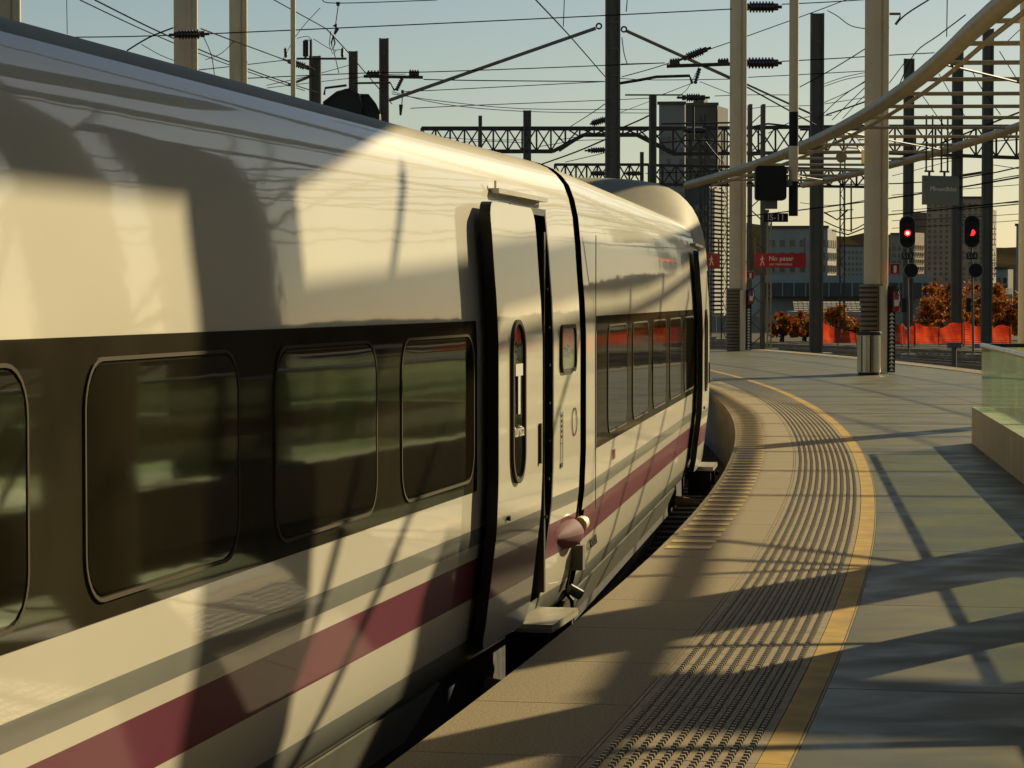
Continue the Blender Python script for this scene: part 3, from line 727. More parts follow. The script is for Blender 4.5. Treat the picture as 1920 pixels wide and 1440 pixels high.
def extinguisher(px, pytop, Y, label):
    p = PT(px, pytop, Y); h = .52; e = empty('fire_extinguisher', p-Vector((0,0,h)), 0, label, 'extinguisher', 'fire extinguishers')
    MB().tube([(0,0,0),(0,0,.02),(0,0,.38),(0,0,.43),(0,0,.45)], [.07,.085,.085,.05,.03], 16).build('cylinder', M_redx, e, smooth=True)
    MB().box(-.02,.06,-.02,.02,.45,.50).bar((0,0,.49),(.09,0,.53),.02,.015).build('valve', M_dark2, e)
    MB().tube([(.03,0,.47),(.10,-.02,.42),(.105,-.03,.2),(.09,-.03,.1)], .014, 6).build('hose', M_rubber, e, smooth=True)
    MB().box(-.05,.05,-.088,-.084,.12,.26).build('label_plate', M_ink, e)
    MB().bar((-.14,.02,.3),(0,.05,.3),.03,.03).build('bracket', M_dark2, e)
extinguisher(1680, 540, 56.4, 'red fire extinguisher on the column by the bin')
extinguisher(1408, 540, 80.5, 'red fire extinguisher on the farther column')

def walker(mb, s, y=-.006):           # walking pedestrian pictogram
    C = lambda x, z: (x*s, y, z*s)
    mb.tube([C(.02,.40), (.02*s, y+.004, .40*s)], .055*s, 10)
    for a, b, w_ in (((0,.32),(-.01,.02),.11), ((-.01,.04),(-.13,-.42),.07), ((.0,.04),(.12,-.16),.07), ((.12,-.16),(.17,-.42),.06),
                     ((.0,.28),(-.19,.06),.05), ((.02,.28),(.18,.12),.05)):
        mb.bar(C(*a), C(*b), w_*s, .004, up=(0,1,0))
    return mb
def no_pasar(x0, x1, yt, yb, Y, full, label):
    p = PT((x0+x1)/2, (yt+yb)/2, Y); wd = (x1-x0)/FPX*Y; h = (yb-yt)/FPX*Y
    e = empty('warning_sign', p, 0, label, 'sign', 'red no trespassing signs')
    MB().box(-wd/2, wd/2, 0, .04, -h/2, h/2).build('panel', M_red, e)
    MB().bar((-wd/2+.02,.06,-h/2-.0),(-wd/2+.02,.06,h/2+.5),.05).bar((wd/2-.04,.06,-h/2),(wd/2-.04,.06,h/2+.5),.05).build('hanger', M_post, e)
    o = walker(MB(), h*.78).build('walker_symbol', M_ink, e); o.location = (-wd/2+h*.52 if full else -.04, -.002, -.01)
    if full:
        t = text_mesh('No pasar', h*.46, M_ink); inst('lettering', t, e, Matrix.Translation((.03, -.006, h*.13)) @ Matrix.Rotation(R(90),4,'X'))
        t = text_mesh('NO TRESPASSING', h*.20, M_ink); inst('lettering', t, e, Matrix.Translation((.02, -.006, -h*.28)) @ Matrix.Rotation(R(90),4,'X'))
    return e
no_pasar(1415, 1511, 475, 502, 82.5, True, 'long red No pasar sign with walking figure, hung by the farther column')
no_pasar(1322, 1350, 475, 502, 83, False, 'small red sign with walking figure at the end of the train')

# black monitor on a banded hanging pole with the IS-11 plate
ip = PT(1489, 0, 50); ie = empty('signal_mast_pole', (ip.x, 50, PT(1489,405,50).z), 0, 'black and white banded pole hanging down beside a cream column', 'pole')
zz = lambda py: PT(1489, py, 50).z-ie.location.z
for i, (a, b, mt) in enumerate(((-60,210,M_col),(210,274,M_black),(274,340,M_col),(340,405,M_black))):
    MB().tube([(0,0,zz(b)),(0,0,zz(a))], .092, 14).build('band', mt, ie, smooth=True)
mp_ = PT(1446, 343, 49.8); me2 = empty('monitor_box', mp_, 0, 'black rounded monitor box fixed to the banded pole', 'monitor')
P_ = rrect(-.30,.30,-.335,.335,.07,4)
MB().extr([(a,0,b) for a, b in P_], (0,.28,0)).build('housing', M_black, me2)
MB().extr([(a*.86,-.012,b*.86) for a, b in P_], (0,.012,0)).build('screen', M_black, me2)
MB().box(.28,.42,.05,.12,-.05,.05).build('bracket', M_post, me2)
MB().box(-.13,.13,.08,.16,-.5,-.33).build('plate_holder', M_post, me2)
pp = PT(1455, 408, 49.7); pe3 = empty('number_plate', pp, 0, 'black plate lettered IS-11 under the monitor box', 'sign')
MB().box(-.235,.235,0,.02,-.085,.085).build('panel', M_black, pe3)
inst('lettering', text_mesh('IS-11', .165, M_ink), pe3, Matrix.Translation((0,-.005,0)) @ Matrix.Rotation(R(90),4,'X'))

# signals S13 and S14
def signal(px, pyc, pxb, Y, plate, label, partial):
    base = PT(px+4, 668, Y); e = empty('railway_signal', base, 0, label, 'signal', 'red railway signals')
    L_ = lambda x, y: rel(e, PT(x, y, Y))
    mb = MB(); mb.tube([L_(px+3, 668), L_(px+2, 590), L_(px-1, pyc)], .05, 8).build('post', M_post, e, smooth=True)
    c = L_(px, pyc); P_ = rrect(-.315,.315,-.675,.675,.31,8)
    MB().extr([(c.x+a*1.07, c.y-.05, c.z+b*1.035) for a, b in P_], (0,.06,0)).build('backplate_rim', M_rim, e)
    MB().extr([(c.x+a, c.y-.075, c.z+b) for a, b in P_], (0,.03,0)).build('backplate', M_black, e)
    for k, dz in enumerate((.40, -.05, -.42)):
        q = Vector((c.x, c.y-.09, c.z+dz))
        red = k == 1
        MB().tube([q+Vector((0,.02,0)), q+Vector((0,-.02,0))], .13 if red else .15, 16).build('lamp', M_lamp if red else M_lens, e, smooth=True)
        if red: MB().tube([q+Vector((0,-.02,0)), q+Vector((0,-.03,0))], .075, 14).build('lamp_core', M_lampc if not partial else M_lamp, e)
        mb = MB(); rows = [[(q.x+.16*math.cos(R(a)), q.y+yy, q.z+.16*math.sin(R(a))) for a in range(0,181,20)] for yy in (0,-.22)]
        mb.grid(rows).grid([r_[::-1] for r_ in rows]).build('visor', M_black, e)
    if partial:
        q = Vector((c.x-.07, c.y-.16, c.z-.02)); MB().extr([(q.x-.08,q.y,q.z-.14),(q.x+.01,q.y,q.z-.13),(q.x+.04,q.y,q.z+.02),(q.x+.10,q.y,q.z+.16),(q.x-.08,q.y,q.z+.16)], (0,.01,0)).build('lamp_mask', M_black, e)
    t = L_(px, 480); MB().box(t.x-.24,t.x+.24,t.y-.06,t.y-.03,t.z-.14,t.z+.14).build('number_plate', M_black, e)
    inst('lettering', text_mesh(plate, .27, M_rim), e, Matrix.Translation((t.x, t.y-.065, t.z)) @ Matrix.Rotation(R(90),4,'X'))
    t = L_(px+7, 507); 
    MB().tube([t+Vector((0,-.03,0)), t+Vector((0,.04,0))], .315, 24).build('lower_rim', M_rim, e, smooth=True)
    MB().tube([t+Vector((0,-.06,0)), t+Vector((0,-.02,0))], .295, 24).build('lower_lens', M_lens, e, smooth=True)
    t = L_(px-6, 570); MB().box(t.x-.09,t.x+.09,t.y-.1,t.y+.1,t.z-.35,t.z+.25).build('relay_box', M_black, e)
    MB().box(L_(px+3,668).x-.3, L_(px+3,668).x+.3, -.3, .3, -.15, .1).build('foundation', M_conc, e)
    return e
signal(1701, 435, 0, 109, 'S13', 'left signal with round red light and plate S13', False)
signal(1822, 434, 0, 109, 'S14', 'right signal with half masked red light and plate S14', True)
dg = PT(1789, 655, 92); de = empty('dwarf_signal', (dg.x, 92, -.98), 0, 'small grey box on a short post beside the tracks', 'signal')
zt = PT(1789, 645, 92).z+.98
MB().box(-.24,.24,-.15,.15,zt-.14,zt+.06).build('housing', M_post, de); MB().tube([(0,0,0),(0,0,zt-.14)], .09, 8).build('post', M_dark, de)

# hanging station sign
hp = PT(1765, 357, 60); he = empty('hanging_sign', hp, R(28), 'dull green hanging sign with faded white lettering near the right edge', 'sign')
MB().box(-.52,.52,0,.06,-.34,.34).build('panel', M_green, he)
inst('lettering', text_mesh('Minusválidos', .15, M_ink), he, Matrix.Translation((.05,-.01,.03)) @ Matrix.Rotation(R(90),4,'X'))
for xx in (-.42,-.24,.02,.20): MB().tube([(xx,.03,.34+(.08 if 1 else 0)), (xx,.03,1.75)], .022, 6).build('hanger', M_dark2, he)
MB().box(-.46,-.20,.01,.05,.42,.46).box(-.02,.24,.01,.05,.42,.46).box(-.35,-.31,.01,.05,.34,.42).box(.09,.13,.01,.05,.34,.42).build('hanger', M_dark2, he)
lp = PT(1577, 295, 57); le = empty('round_speaker', lp, 0, 'small round cream loudspeaker on the side of the tall column', 'speaker')
MB().tube([(0,-.06,0),(0,.05,0)], [.125,.09], 18).build('horn', M_canopy, le, smooth=True)
MB().tube([(.0,.05,0),(.10,.05,.22),(.38,.03,.20),(.5,.0,.05)], .02, 6).box(.46,.56,-.06,.06,-.14,.14).build('arm', M_col, le, smooth=True)

# ------------------------------------------------------------------ masts, gantries, lattice
GZ = -1.0
def hmast(px0, px1, pytop, Y, label, cap=True, dx=0):
    a = PT(px0, max(pytop, 0), Y); b = PT(px1, max(pytop, 0), Y); zt = PT(px0, pytop, Y).z; wd = b.x-a.x
    e = empty('catenary_mast', ((a.x+b.x)/2, Y, GZ), 0, label, 'mast', 'dark steel catenary masts')
    h = zt-GZ; f = wd*.5
    MB().box(-f,f,-.02,.02,0,h).build('web', M_dark, e)
    MB().box(-f,-f+.09,-.16,.16,0,h).build('flange', M_dark, e)
    MB().box(f-.09,f,-.16,.16,0,h).build('flange', M_dark, e)
    z = 1.; bme = MB().box(-f+.05,f-.05,-.06,-.02,0,.12).mesh('batten', M_dark)
    while z < h-.5: inst('batten', bme, e, Matrix.Translation((0,0,z))); z += 1.1
    MB().box(-f-.4,f+.4,-.5,.5,0,.2).build('foundation', M_conc, e)
    return e
hmast(1135,1163,-60,108,'tallest dark mast, rising through the top of the view at its middle')
hmast(1520,1545,25,116,'tall dark mast right of the banded hanging pole')
hmast(1695,1714,110,150,'dark mast behind the left signal')
hmast(1786,1806,95,150,'dark mast crossed by canopy rungs, left of the rightmost one')
hmast(1843,1863,54,140,'rightmost dark mast, with a yellowed edge')
hmast(711,729,72,110,'dark mast with long horizontal insulator arm above the train roof')
hmast(654,671,96,120,'shorter dark mast behind the dark cable drum')
hmast(580,602,105,95,'stubby dark mast with two small top posts above the train roof')
hmast(981,996,207,150,'dark mast standing in the lattice gantry')
hmast(897,904,217,150,'thin dark post standing in the lattice gantry')
hmast(1217,1231,178,130,'dark mast left of the tall grey block')
hmast(1200,1207,285,170,'thin short post above the white power car roof')

def bar_px(mb, e, a, b, Y, w_, Y2=None):
    mb.bar(rel(e, PT(a[0], a[1], Y)), rel(e, PT(b[0], b[1], Y2 or Y)), w_*Y/FPX, w_*Y/FPX)
def gantry(pts_top, pts_bot, Y, label, thick=6, bay=27, double=True):
    """lattice girder between two polylines in the picture, built at depth Y"""
    e = empty('lattice_gantry', PT(pts_top[0][0], pts_top[0][1], Y), 0, label, 'gantry', 'steel portal gantries')
    def at(pl, x):
        for (x0,y0),(x1,y1) in zip(pl, pl[1:]):
            if x0 <= x <= x1: return y0+(y1-y0)*(x-x0)/(x1-x0)
        return pl[-1][1]
    for dy in (0, .9):
        mb = MB()
        for pl in (pts_top, pts_bot):
            for a, b in zip(pl, pl[1:]): mb.bar(rel(e, PT(*a, Y))+Vector((0,dy,0)), rel(e, PT(*b, Y))+Vector((0,dy,0)), thick*Y/FPX*.5, thick*Y/FPX)
        mb.build('chord', M_dark2, e)
    x = max(pts_top[0][0], pts_bot[0][0]); xe = min(pts_top[-1][0], pts_bot[-1][0]); k = 0
    while x+bay <= xe:
        a, b = (x, at(pts_top, x)), (x, at(pts_bot, x)); c, d = (x+bay, at(pts_top, x+bay)), (x+bay, at(pts_bot, x+bay))
        for nm, p, q, t in (('upright', a, b, 3.4), ('diagonal', a, d, 2.6), ('diagonal', b, c, 2.6)):
            mb = MB(); bar_px(mb, e, p, q, Y, t); mb.build(nm, M_dark2, e)
        x += bay; k += 1
    return e
gantry([(790,240),(1262,240)], [(790,283),(1037,283),(1095,252),(1196,252),(1262,286)], 150, 'long lattice gantry crossing behind the train roof', 6)
gantry([(1262,240),(1640,236)], [(1262,288),(1640,284)], 151, 'lattice gantry behind the cream columns', 5, 32)
gantry([(1040,308),(1216,308)], [(1040,343),(1216,343)], 175, 'lower farther lattice gantry just over the white power car', 4, 20)
gantry([(1216,309),(1640,318)], [(1216,345),(1640,350)], 176, 'lower gantry running behind the black monitor box', 4, 26)
gantry([(1640,236),(1990,236)], [(1640,285),(1990,298)], 149, 'lattice gantry at the right edge behind the canopy', 5, 38)

def lattice_mast(px0, px1, pt, pb, Y, label, mt=M_lattice, bay=26):
    a = PT((px0+px1)/2, pb, Y); e = empty('lattice_mast', (a.x, Y, GZ), 0, label, 'mast', 'lattice masts')
    hw_ = (px1-px0)/2/FPX*Y; h = PT(px0, pt, Y).z-GZ; t = max(.05, hw_*(.42 if hw_ > .25 else .28))
    for sx in (-1, 1):
        for y in (0, hw_*1.6): MB().box(sx*hw_-(t if sx > 0 else 0), sx*hw_+(t if sx < 0 else 0), y, y+t, 0, h).build('leg', mt, e)
    z = .2; st = bay/FPX*Y; k = 0
    while z+st < h:
        s_ = 1 if k % 2 else -1
        MB().bar((-s_*hw_*.9,.02,z), (s_*hw_*.9,.02,z+st), t*.6, .04).build('lacing', mt, e)
        z += st; k += 1
    MB().box(-hw_-.3,hw_+.3,-.3,hw_*1.6+.3,0,.3).build('foundation', M_conc, e)
lattice_mast(1403,1434,195,655,100,'brown lattice mast right of the farther cream column')
lattice_mast(1352,1364,250,640,150,'dark lattice mast between the train and the cream column', M_dark2)
lattice_mast(1325,1334,330,640,160,'slim dark lattice mast against the sunlit block', M_dark2, 18)
lattice_mast(1374,1382,205,640,140,'dark lattice mast half hidden by the farther cream column', M_dark2, 16)
lattice_mast(1312,1322,215,640,145,'dark lattice mast rising over the train nose', M_dark2, 20)
lattice_mast(1574,1584,300,640,155,'dark lattice mast right of the tall dark mast', M_dark2, 16)
lattice_mast(1438,1447,415,650,120,'sunlit slim lattice post beside the brown lattice mast', M_canopy, 12)

# ------------------------------------------------------------------ wires, struts, insulators
def wire(pts, Y0, Y1, label, px=1.7, mt=None, name='overhead_wire'):
    n = len(pts); P_ = []
    # smooth through the points
    for i in range(n-1):
        p0 = pts[max(i-1,0)]; p1 = pts[i]; p2 = pts[i+1]; p3 = pts[min(i+2,n-1)]
        for k in range(4):
            t = k/4; f_ = lambda a,b,c,d: .5*((2*b)+(-a+c)*t+(2*a-5*b+4*c-d)*t*t+(-a+3*b-3*c+d)*t**3)
            P_.append((f_(p0[0],p1[0],p2[0],p3[0]), f_(p0[1],p1[1],p2[1],p3[1])))
    P_.append(pts[-1]); N = len(P_)
    W = [PT(x, y, Y0+(Y1-Y0)*i/(N-1)) for i, (x, y) in enumerate(P_)]
    o = Vector(W[0]); r = px/2*(Y0+Y1)/2/FPX
    ob = MB().tube([p-o for p in W], r, 5).build(name, mt or M_wire, None, smooth=True, loc=o)
    return tag(ob, label, 'wire', 'overhead wires')
def sag(a, b, s, n=4):
    return [(a[0]+(b[0]-a[0])*i/n, a[1]+(b[1]-a[1])*i/n+s*4*(i/n)*(1-i/n)) for i in range(n+1)]
W = [
 (sag((150,0),(571,170),10),60,95,'wire dropping from the top left behind the wide cream column',2),
 (sag((178,0),(600,175),12),60,95,'second wire falling from the top left across both cream columns',2.6),
 (sag((505,-5),(612,54),0),70,80,'wire falling from the top to the clamp above the train roof',2),
 ([(612,54),(650,95),(690,142),(735,195)],80,100,'wire slanting from the clamp down to the dark mast',2),
 ([(120,70),(325,66),(800,45),(1135,29),(1372,17)],75,75,'long nearly level wire across the upper sky',2.2),
 ([(604,0),(634,6),(820,0)],72,72,'short wire through the topmost hanger',1.8),
 ([(125,0),(126,64)],60,60,'short vertical wire near the top left corner',1.4),
 ([(238,95),(280,70),(325,52)],61,61,'sloping tie rod meeting the wide cream column from the left',3),
 ([(265,83),(300,103),(333,116)],63,63,'short wire dipping towards the wide cream column',1.4),
 ([(377,54),(433,75),(533,112),(575,128)],61,90,'wire from the black insulator down to the stubby mast',2.2),
 ([(377,60),(395,100),(402,140)],61,61,'short jumper hanging right of the wide cream column',1.6),
 ([(385,112),(415,100),(440,76)],64,64,'slack jumper between the two cream columns',1.3),
 ([(373,131),(429,125),(540,112)],70,90,'low wire between the cream columns and the thin pole',1.8),
 ([(437,148),(683,137),(800,135),(1000,128),(1246,118)],100,100,'level wire through the long insulator arm',1.9),
 ([(500,160),(590,140),(655,122)],90,100,'wire rising to the shorter dark mast',1.4),
 ([(500,165),(700,142),(760,139)],96,100,'thin wire low behind the stubby mast',1.3),
 ([(530,112),(560,60),(600,15)],95,80,'thin wire rising steeply from the stubby mast',1.2),
 ([(588,73),(620,92),(640,93)],95,100,'curved jumper right of the top posts',1.3),
 ([(557,72),(575,68),(585,75)],95,95,'curved jumper left of the top posts',1.2),
 ([(794,149),(900,151),(1134,153)],109,109,'wire from the right end of the insulator arm to the tallest mast',2),
 ([(757,172),(900,165),(1134,153)],110,110,'wire rising gently to the tallest mast',1.6),
 ([(770,203),(900,197),(1132,188),(1218,184)],115,130,'level wire above the long gantry',1.5),
 ([(735,176),(830,190),(985,204),(1218,205)],110,130,'upper of two close wires sagging over the gantry',1.4),
 ([(735,172),(830,195),(985,209),(1218,212)],112,130,'lower of two close wires sagging over the gantry',1.4),
 ([(1003,-2),(1057,55),(1095,98),(1134,143)],70,105,'steep wire from the top centre down to the tallest mast',2.4),
 ([(1058,-2),(1057,28),(1056,50)],70,70,'short vertical hanger left of the tallest mast',1.8),
 ([(1176,0),(1174,22)],105,105,'short wire at the head of the tallest mast',2),
 ([(1166,144),(1210,132),(1249,120),(1337,90),(1400,68),(1527,22),(1590,-2)],105,118,'rising wire passing behind the farther cream column to the top',1.8),
 ([(1165,120),(1246,118)],105,100,'short level wire right of the tallest mast',1.6),
 ([(1166,70),(1170,100),(1176,120)],105,105,'dropper right of the tallest mast',1.8),
 ([(1163,147),(1230,150),(1400,148)],108,108,'level wire above the tall grey block',1.5),
 ([(1240,178),(1300,155)],110,110,'thin wire under the bent bracket arm',1.3),
 ([(1312,153),(1375,178)],110,110,'thin wire right of the bent bracket arm',1.3),
 ([(1340,180),(1400,178),(1480,178)],110,110,'wire right of the middle insulator',1.4),
 ([(1165,210),(1218,190)],112,125,'thin wire rising to the mast by the grey block',1.2),
 ([(1070,237),(1105,215),(1134,195)],140,110,'stay wire left of the tallest mast',1.6),
 ([(1170,238),(1200,225),(1216,217)],140,130,'dark bent stay right of the tallest mast',3),
 ([(1010,310),(1080,285),(1134,262)],130,112,'long stay under the gantry towards the tallest mast',3),
 ([(1060,304),(1120,290),(1140,285)],130,112,'thin stay under the gantry',1.5),
 ([(1466,8),(1550,4),(1640,-2)],105,105,'wire leaving the top insulator to the right',2),
 ([(1466,115),(1560,110),(1660,104),(1752,99)],100,100,'wire leaving the second insulator to the right',2),
 ([(1403,145),(1480,141),(1625,133)],110,110,'level wire below the second insulator',1.6),
 ([(1500,163),(1560,130),(1628,88)],100,90,'wire climbing to the tall right column',2),
 ([(1552,20),(1570,30),(1595,48),(1624,54)],116,110,'slack wire from the top of the tall mast to the right column',1.8),
 ([(1546,157),(1585,144),(1628,135)],115,110,'upper of a pair of wires between mast and column',1.4),
 ([(1546,162),(1585,149),(1628,141)],116,111,'lower of a pair of wires between mast and column',1.4),
 ([(1546,192),(1590,172),(1628,148)],116,100,'fan wire meeting the column highest',1.5),
 ([(1535,222),(1580,180),(1628,150)],116,100,'steep fan wire left of the column',1.7),
 ([(1560,225),(1600,185),(1628,158)],116,100,'second steep fan wire left of the column',1.7),
 ([(1580,222),(1610,190),(1630,172)],116,100,'third fan wire close to the column',1.5),
 ([(1550,215),(1590,202),(1630,188)],116,100,'shallow dark stay left of the column',3),
 ([(1546,195),(1590,188),(1628,182)],118,112,'thin double wire low left of the column',1.3),
 ([(1400,205),(1440,200),(1520,198)],118,118,'thin wire behind the banded pole',1.3),
 ([(1679,46),(1700,26),(1744,-2)],57,57,'tie rod from the bracket on the tall column to the top',3),
 ([(1776,-2),(1775,69)],60,60,'straight vertical wire near the top right',2),
 ([(1687,157),(1715,100),(1760,66),(1810,28)],80,60,'cable climbing beside the canopy edge tube',2.2),
 ([(1630,200),(1660,165),(1700,112)],80,75,'dark cable crossing the tall column',1.7),
 ([(1440,250),(1500,222),(1560,216)],118,116,'slack cable left of the dark tall mast',1.6),
 ([(1882,84),(1914,54),(1930,38)],90,90,'short diagonal wire near the right edge at the top',1.6),
 ([(1874,96),(1895,130),(1914,160),(1930,185)],90,90,'diagonal brace wire at the far right',1.8),
 ([(1822,132),(1840,165),(1876,215)],95,95,'diagonal brace wire left of the rightmost mast',1.8),
 ([(1760,138),(1792,192),(1812,222)],100,100,'diagonal brace wire above the hanging sign',1.6),
 ([(1725,173),(1748,205),(1780,250)],100,100,'diagonal brace wire left of the hanging sign rods',1.6),
 ([(1600,250),(1625,285),(1640,310)],110,110,'diagonal wire left of the tall column',1.3),
 ([(1672,366),(1760,358),(1930,345)],180,180,'upper contact wire low at the right',1.3),
 ([(1672,396),(1780,388),(1930,378)],180,180,'second contact wire low at the right',1.3),
 ([(1672,414),(1800,408),(1930,400)],190,190,'third contact wire low at the right',1.2),
 ([(1672,428),(1800,421),(1930,412)],190,190,'lowest contact wire at the right',1.2),
 ([(1860,309),(1895,314),(1930,320)],170,170,'thin wire falling from the rightmost mast',1.4),
 ([(1860,338),(1890,332),(1930,326)],170,170,'dark wire rising from the rightmost mast',2),
 ([(1672,330),(1720,318),(1790,300)],170,170,'thin wire behind the hanging sign',1.2),
 ([(1545,345),(1600,352),(1640,350)],170,170,'thin wire between the dark mast and tall column',1.2),
 ([(1500,380),(1560,385),(1640,372)],150,150,'thin wire above the far grey building',1.2),
 ([(1545,415),(1590,432),(1621,420)],140,140,'V shaped wire end between mast and column',2.2),
 ([(1545,400),(1560,396),(1600,393)],140,140,'bent bracket wire right of the dark mast',2),
 ([(1270,182),(1290,165),(1313,120)],110,108,'thin dropper beside the bent bracket arm',1.2),
 ([(1048,262),(1090,256),(1134,252)],130,130,'thin wire inside the gantry arch',1.3),
 ([(1010,275),(1080,264),(1134,262)],132,132,'lower thin wire inside the gantry arch',1.3),
 ([(800,255),(900,262),(985,262)],155,155,'thin wire seen through the gantry lacing',1.2),
 ([(800,272),(900,265),(985,268)],156,156,'lower thin wire seen through the gantry lacing',1.2),
 ([(1210,325),(1300,322),(1370,318)],160,160,'pale wire in front of the tall grey block',1.4),
]
for p, a, b, lab, px in W: wire(p, a, b, lab, px)

for rc, zz_, nm_ in ((R_OUT+1.8, 4.6, 'contact wire of the track right of the platform'), (R_OUT+1.8, 5.9, 'messenger wire of the track right of the platform'),
                     (R_OUT+6.3, 4.6, 'contact wire of the second track at the right'), (R_OUT+6.3, 5.9, 'messenger wire of the second track at the right'),
                     (R_OUT+11, 5.0, 'contact wire of the third track at the right'), (R_OUT+11, 7.5, 'feeder wire of the third track at the right')):
    o_ = arc(rc, -40, zz_)
    P_ = [arc(rc, -40+3*i, zz_+(.35*math.cos(i/16*2*math.pi) if zz_ > 5.2 else 0))-o_ for i in range(29)]
    tag(MB().tube(P_, .022, 6).build('overhead_wire', M_wire, None, smooth=True, loc=o_), nm_, 'wire', 'overhead wires')
def strut(a, b, Y, px, label, mt=M_strut, ring=None):
    A, B = PT(*a, Y), PT(*b, Y); e = empty('stay_strut', A, 0, label, 'strut', 'pale stay struts')
    MB().tube([(0,0,0), tuple(B-A)], px/2*Y/FPX, 8).build('tube', mt, e, smooth=True)
    if ring:
        c = PT(*ring, Y)-A; mb = MB(); r = 5/FPX*Y
        mb.tube([c+Vector((r*math.cos(R(t)),0,r*math.sin(R(t)))) for t in range(0,361,30)], .04, 5, cap=False).build('ring', M_dark2, e, smooth=True)
strut((730,188),(1117,53),108,6.5,'pale strut slanting down left from the tallest mast',ring=(1123,49))
strut((1175,58),(1400,160),108,6.5,'pale strut slanting down right from the tallest mast',ring=(1170,55))
strut((1400,158),(1520,213),109,4,'end of the pale strut right of the farther cream column')
strut((1530,235),(1400,163),110,3,'thinner strut doubling the pale one',M_dark2)
strut((540,160),(585,142),95,5,'short strut left of the stubby mast')

def insulator(parent, A, B, r, n=7, endr=.35):
    A = Vector(A); B = Vector(B); P_ = []; rr = []
    for k in range(n):
        for t, q in ((.0,.66),(.14,.93),(.36,1.),(.6,.93),(.74,.66)):
            P_.append(A+(B-A)*((k+t)/n)); rr.append(r*q)
    P_.append(B); rr.append(r*.66)
    return MB().tube(P_, rr, 12).build('insulator', M_insul, parent, smooth=True)
def insul_px(a, b, Y, rpx, label, n=8, tail=14):
    A, B = PT(*a, Y), PT(*b, Y); e = empty('wire_insulator', A, 0, label, 'insulator', 'ribbed insulators')
    r = rpx*Y/FPX; d = (B-A); insulator(e, (0,0,0), d, r, n)
    u = d.normalized()*tail*Y/FPX
    MB().tube([-u, (0,0,0)], r*.28, 8).tube([d, d+u], r*.28, 8).build('end_fitting', M_dark2, e, smooth=True)
    MB().tube([-u*.45, -u*.05], r*.62, 8).build('end_cap', M_dark2, e, smooth=True)
    MB().tube([d+u*.05, d+u*.5], r*.62, 8).build('end_cap', M_dark2, e, smooth=True)
insul_px((1405,13),(1452,13),105,11,'topmost black ribbed insulator touching the farther cream column')
insul_px((1403,118),(1452,118),100,11,'second black ribbed insulator down the farther cream column')
insul_px((1288,107),(1318,95),104,8,'slanted ribbed insulator above the long bracket tube',7,16)
insul_px((1287,183),(1313,183),112,8,'ribbed insulator over the tall grey block',6,18)
insul_px((1288,245),(1318,245),130,8,'ribbed insulator with sunlit rims before the grey block',7,8)
insul_px((1112,231),(1134,224),112,7,'dark insulator left of the tallest mast at gantry height',6,6)
insul_px((1108,282),(1134,281),112,6,'dark insulator below the gantry arch left of the mast',6,12)
insul_px((1112,325),(1134,325),112,6,'lowest dark insulator left of the tallest mast',6,5)
insul_px((1176,325),(1200,325),115,5,'dark insulator right of the tallest mast near the power car',6,5)
insul_px((335,65),(375,64),60,9.5,'black insulator in front of the wide cream column',7,18)
insul_px((548,117),(572,125),94,7,'dark insulator tilted beside the stubby mast',6,18)
insul_px((535,92),(536,106),94,3.5,'small upright insulator left of the thin pole',5,3)
insul_px((642,92),(642,106),94,3.5,'small upright insulator right of the stubby mast',5,3)
insul_px((1100,80),(1101,81),30000,0.01,'x') if False else None
# bracket arm on the dark mast over the train roof
def arm(pts, Y, px, label, blocks=(), cat='bracket', extra=None):
    e = empty('catenary_bracket', PT(*pts[0], Y), 0, label, cat, 'catenary brackets')
    MB().tube([rel(e, PT(*p, Y)) for p in pts], px/2*Y/FPX, 8).build('arm', M_dark2, e, smooth=True)
    for (a, b, h) in blocks:
        A, B = rel(e, PT(*a, Y)), rel(e, PT(*b, Y)); mb = MB(); mb.bar(A, B, .2, h*Y/FPX)
        for k in range(4):
            q = A+(B-A)*(k+.5)/4; mb.box(q.x-.03, q.x+.03, q.y-.05, q.y+.05, q.z, q.z+(h/2+2.5)*Y/FPX)
        mb.build('clamp', M_dark2, e)
    if extra:
        for (a, b, r) in extra: insulator(e, rel(e, PT(*a, Y)), rel(e, PT(*b, Y)), r*Y/FPX, 6)
    return e
arm([(682,143),(793,145)],109,6,'long level bracket tube on the dark mast above the train',[((688,139),(712,139),9),((767,137),(786,138),8)], extra=[((754,147),(743,170),4)])
arm([(664,156),(732,155),(740,170)],109,4,'lower level bracket with bent end on the same dark mast')
arm([(1250,124),(1400,119)],103,7,'long bracket tube left of the farther cream column',[((1256,118),(1274,116),10),((1346,117),(1366,116),9)], extra=[((1312,128),(1303,157),4)])
arm([(1163,156),(1200,150),(1231,144),(1293,142),(1298,157)],107,5.5,'bent dark bracket arm right of the tallest mast')
arm([(1172,178),(1280,178)],130,3,'flat bracket on top of the mast by the grey block')
arm([(556,110),(650,110)],94,4,'crosspiece on the stubby mast above the train roof',[((573,76),(573,106),1)])
arm([(573,108),(573,75),(583,75),(583,108)],94,5,'small double post on top of the stubby mast')
arm([(608,178),(610,165),(650,160)],110,4.5,'short bent bracket just above the dark cable drum')
arm([(1095,252),(1060,275),(1048,283)],140,5,'dark knee of the gantry left of the tallest mast')
arm([(1500,243),(1620,243)],140,4,'dark crossbar behind the tall column')
arm([(1590,393),(1570,412),(1545,398)],138,3,'small V bracket right of the dark mast')
arm([(1583,350),(1583,435)],138,3.2,'thin hanging frame leg left of the tall column')
arm([(1596,340),(1596,435)],138,3.2,'second thin hanging frame leg left of the tall column')
arm([(1735,345),(1760,336),(1850,322)],150,5,'sloping dark bracket behind the hanging sign')
arm([(1640,420),(1590,440),(1560,432)],138,2.4,'dark slanted bar over the far rooftops')
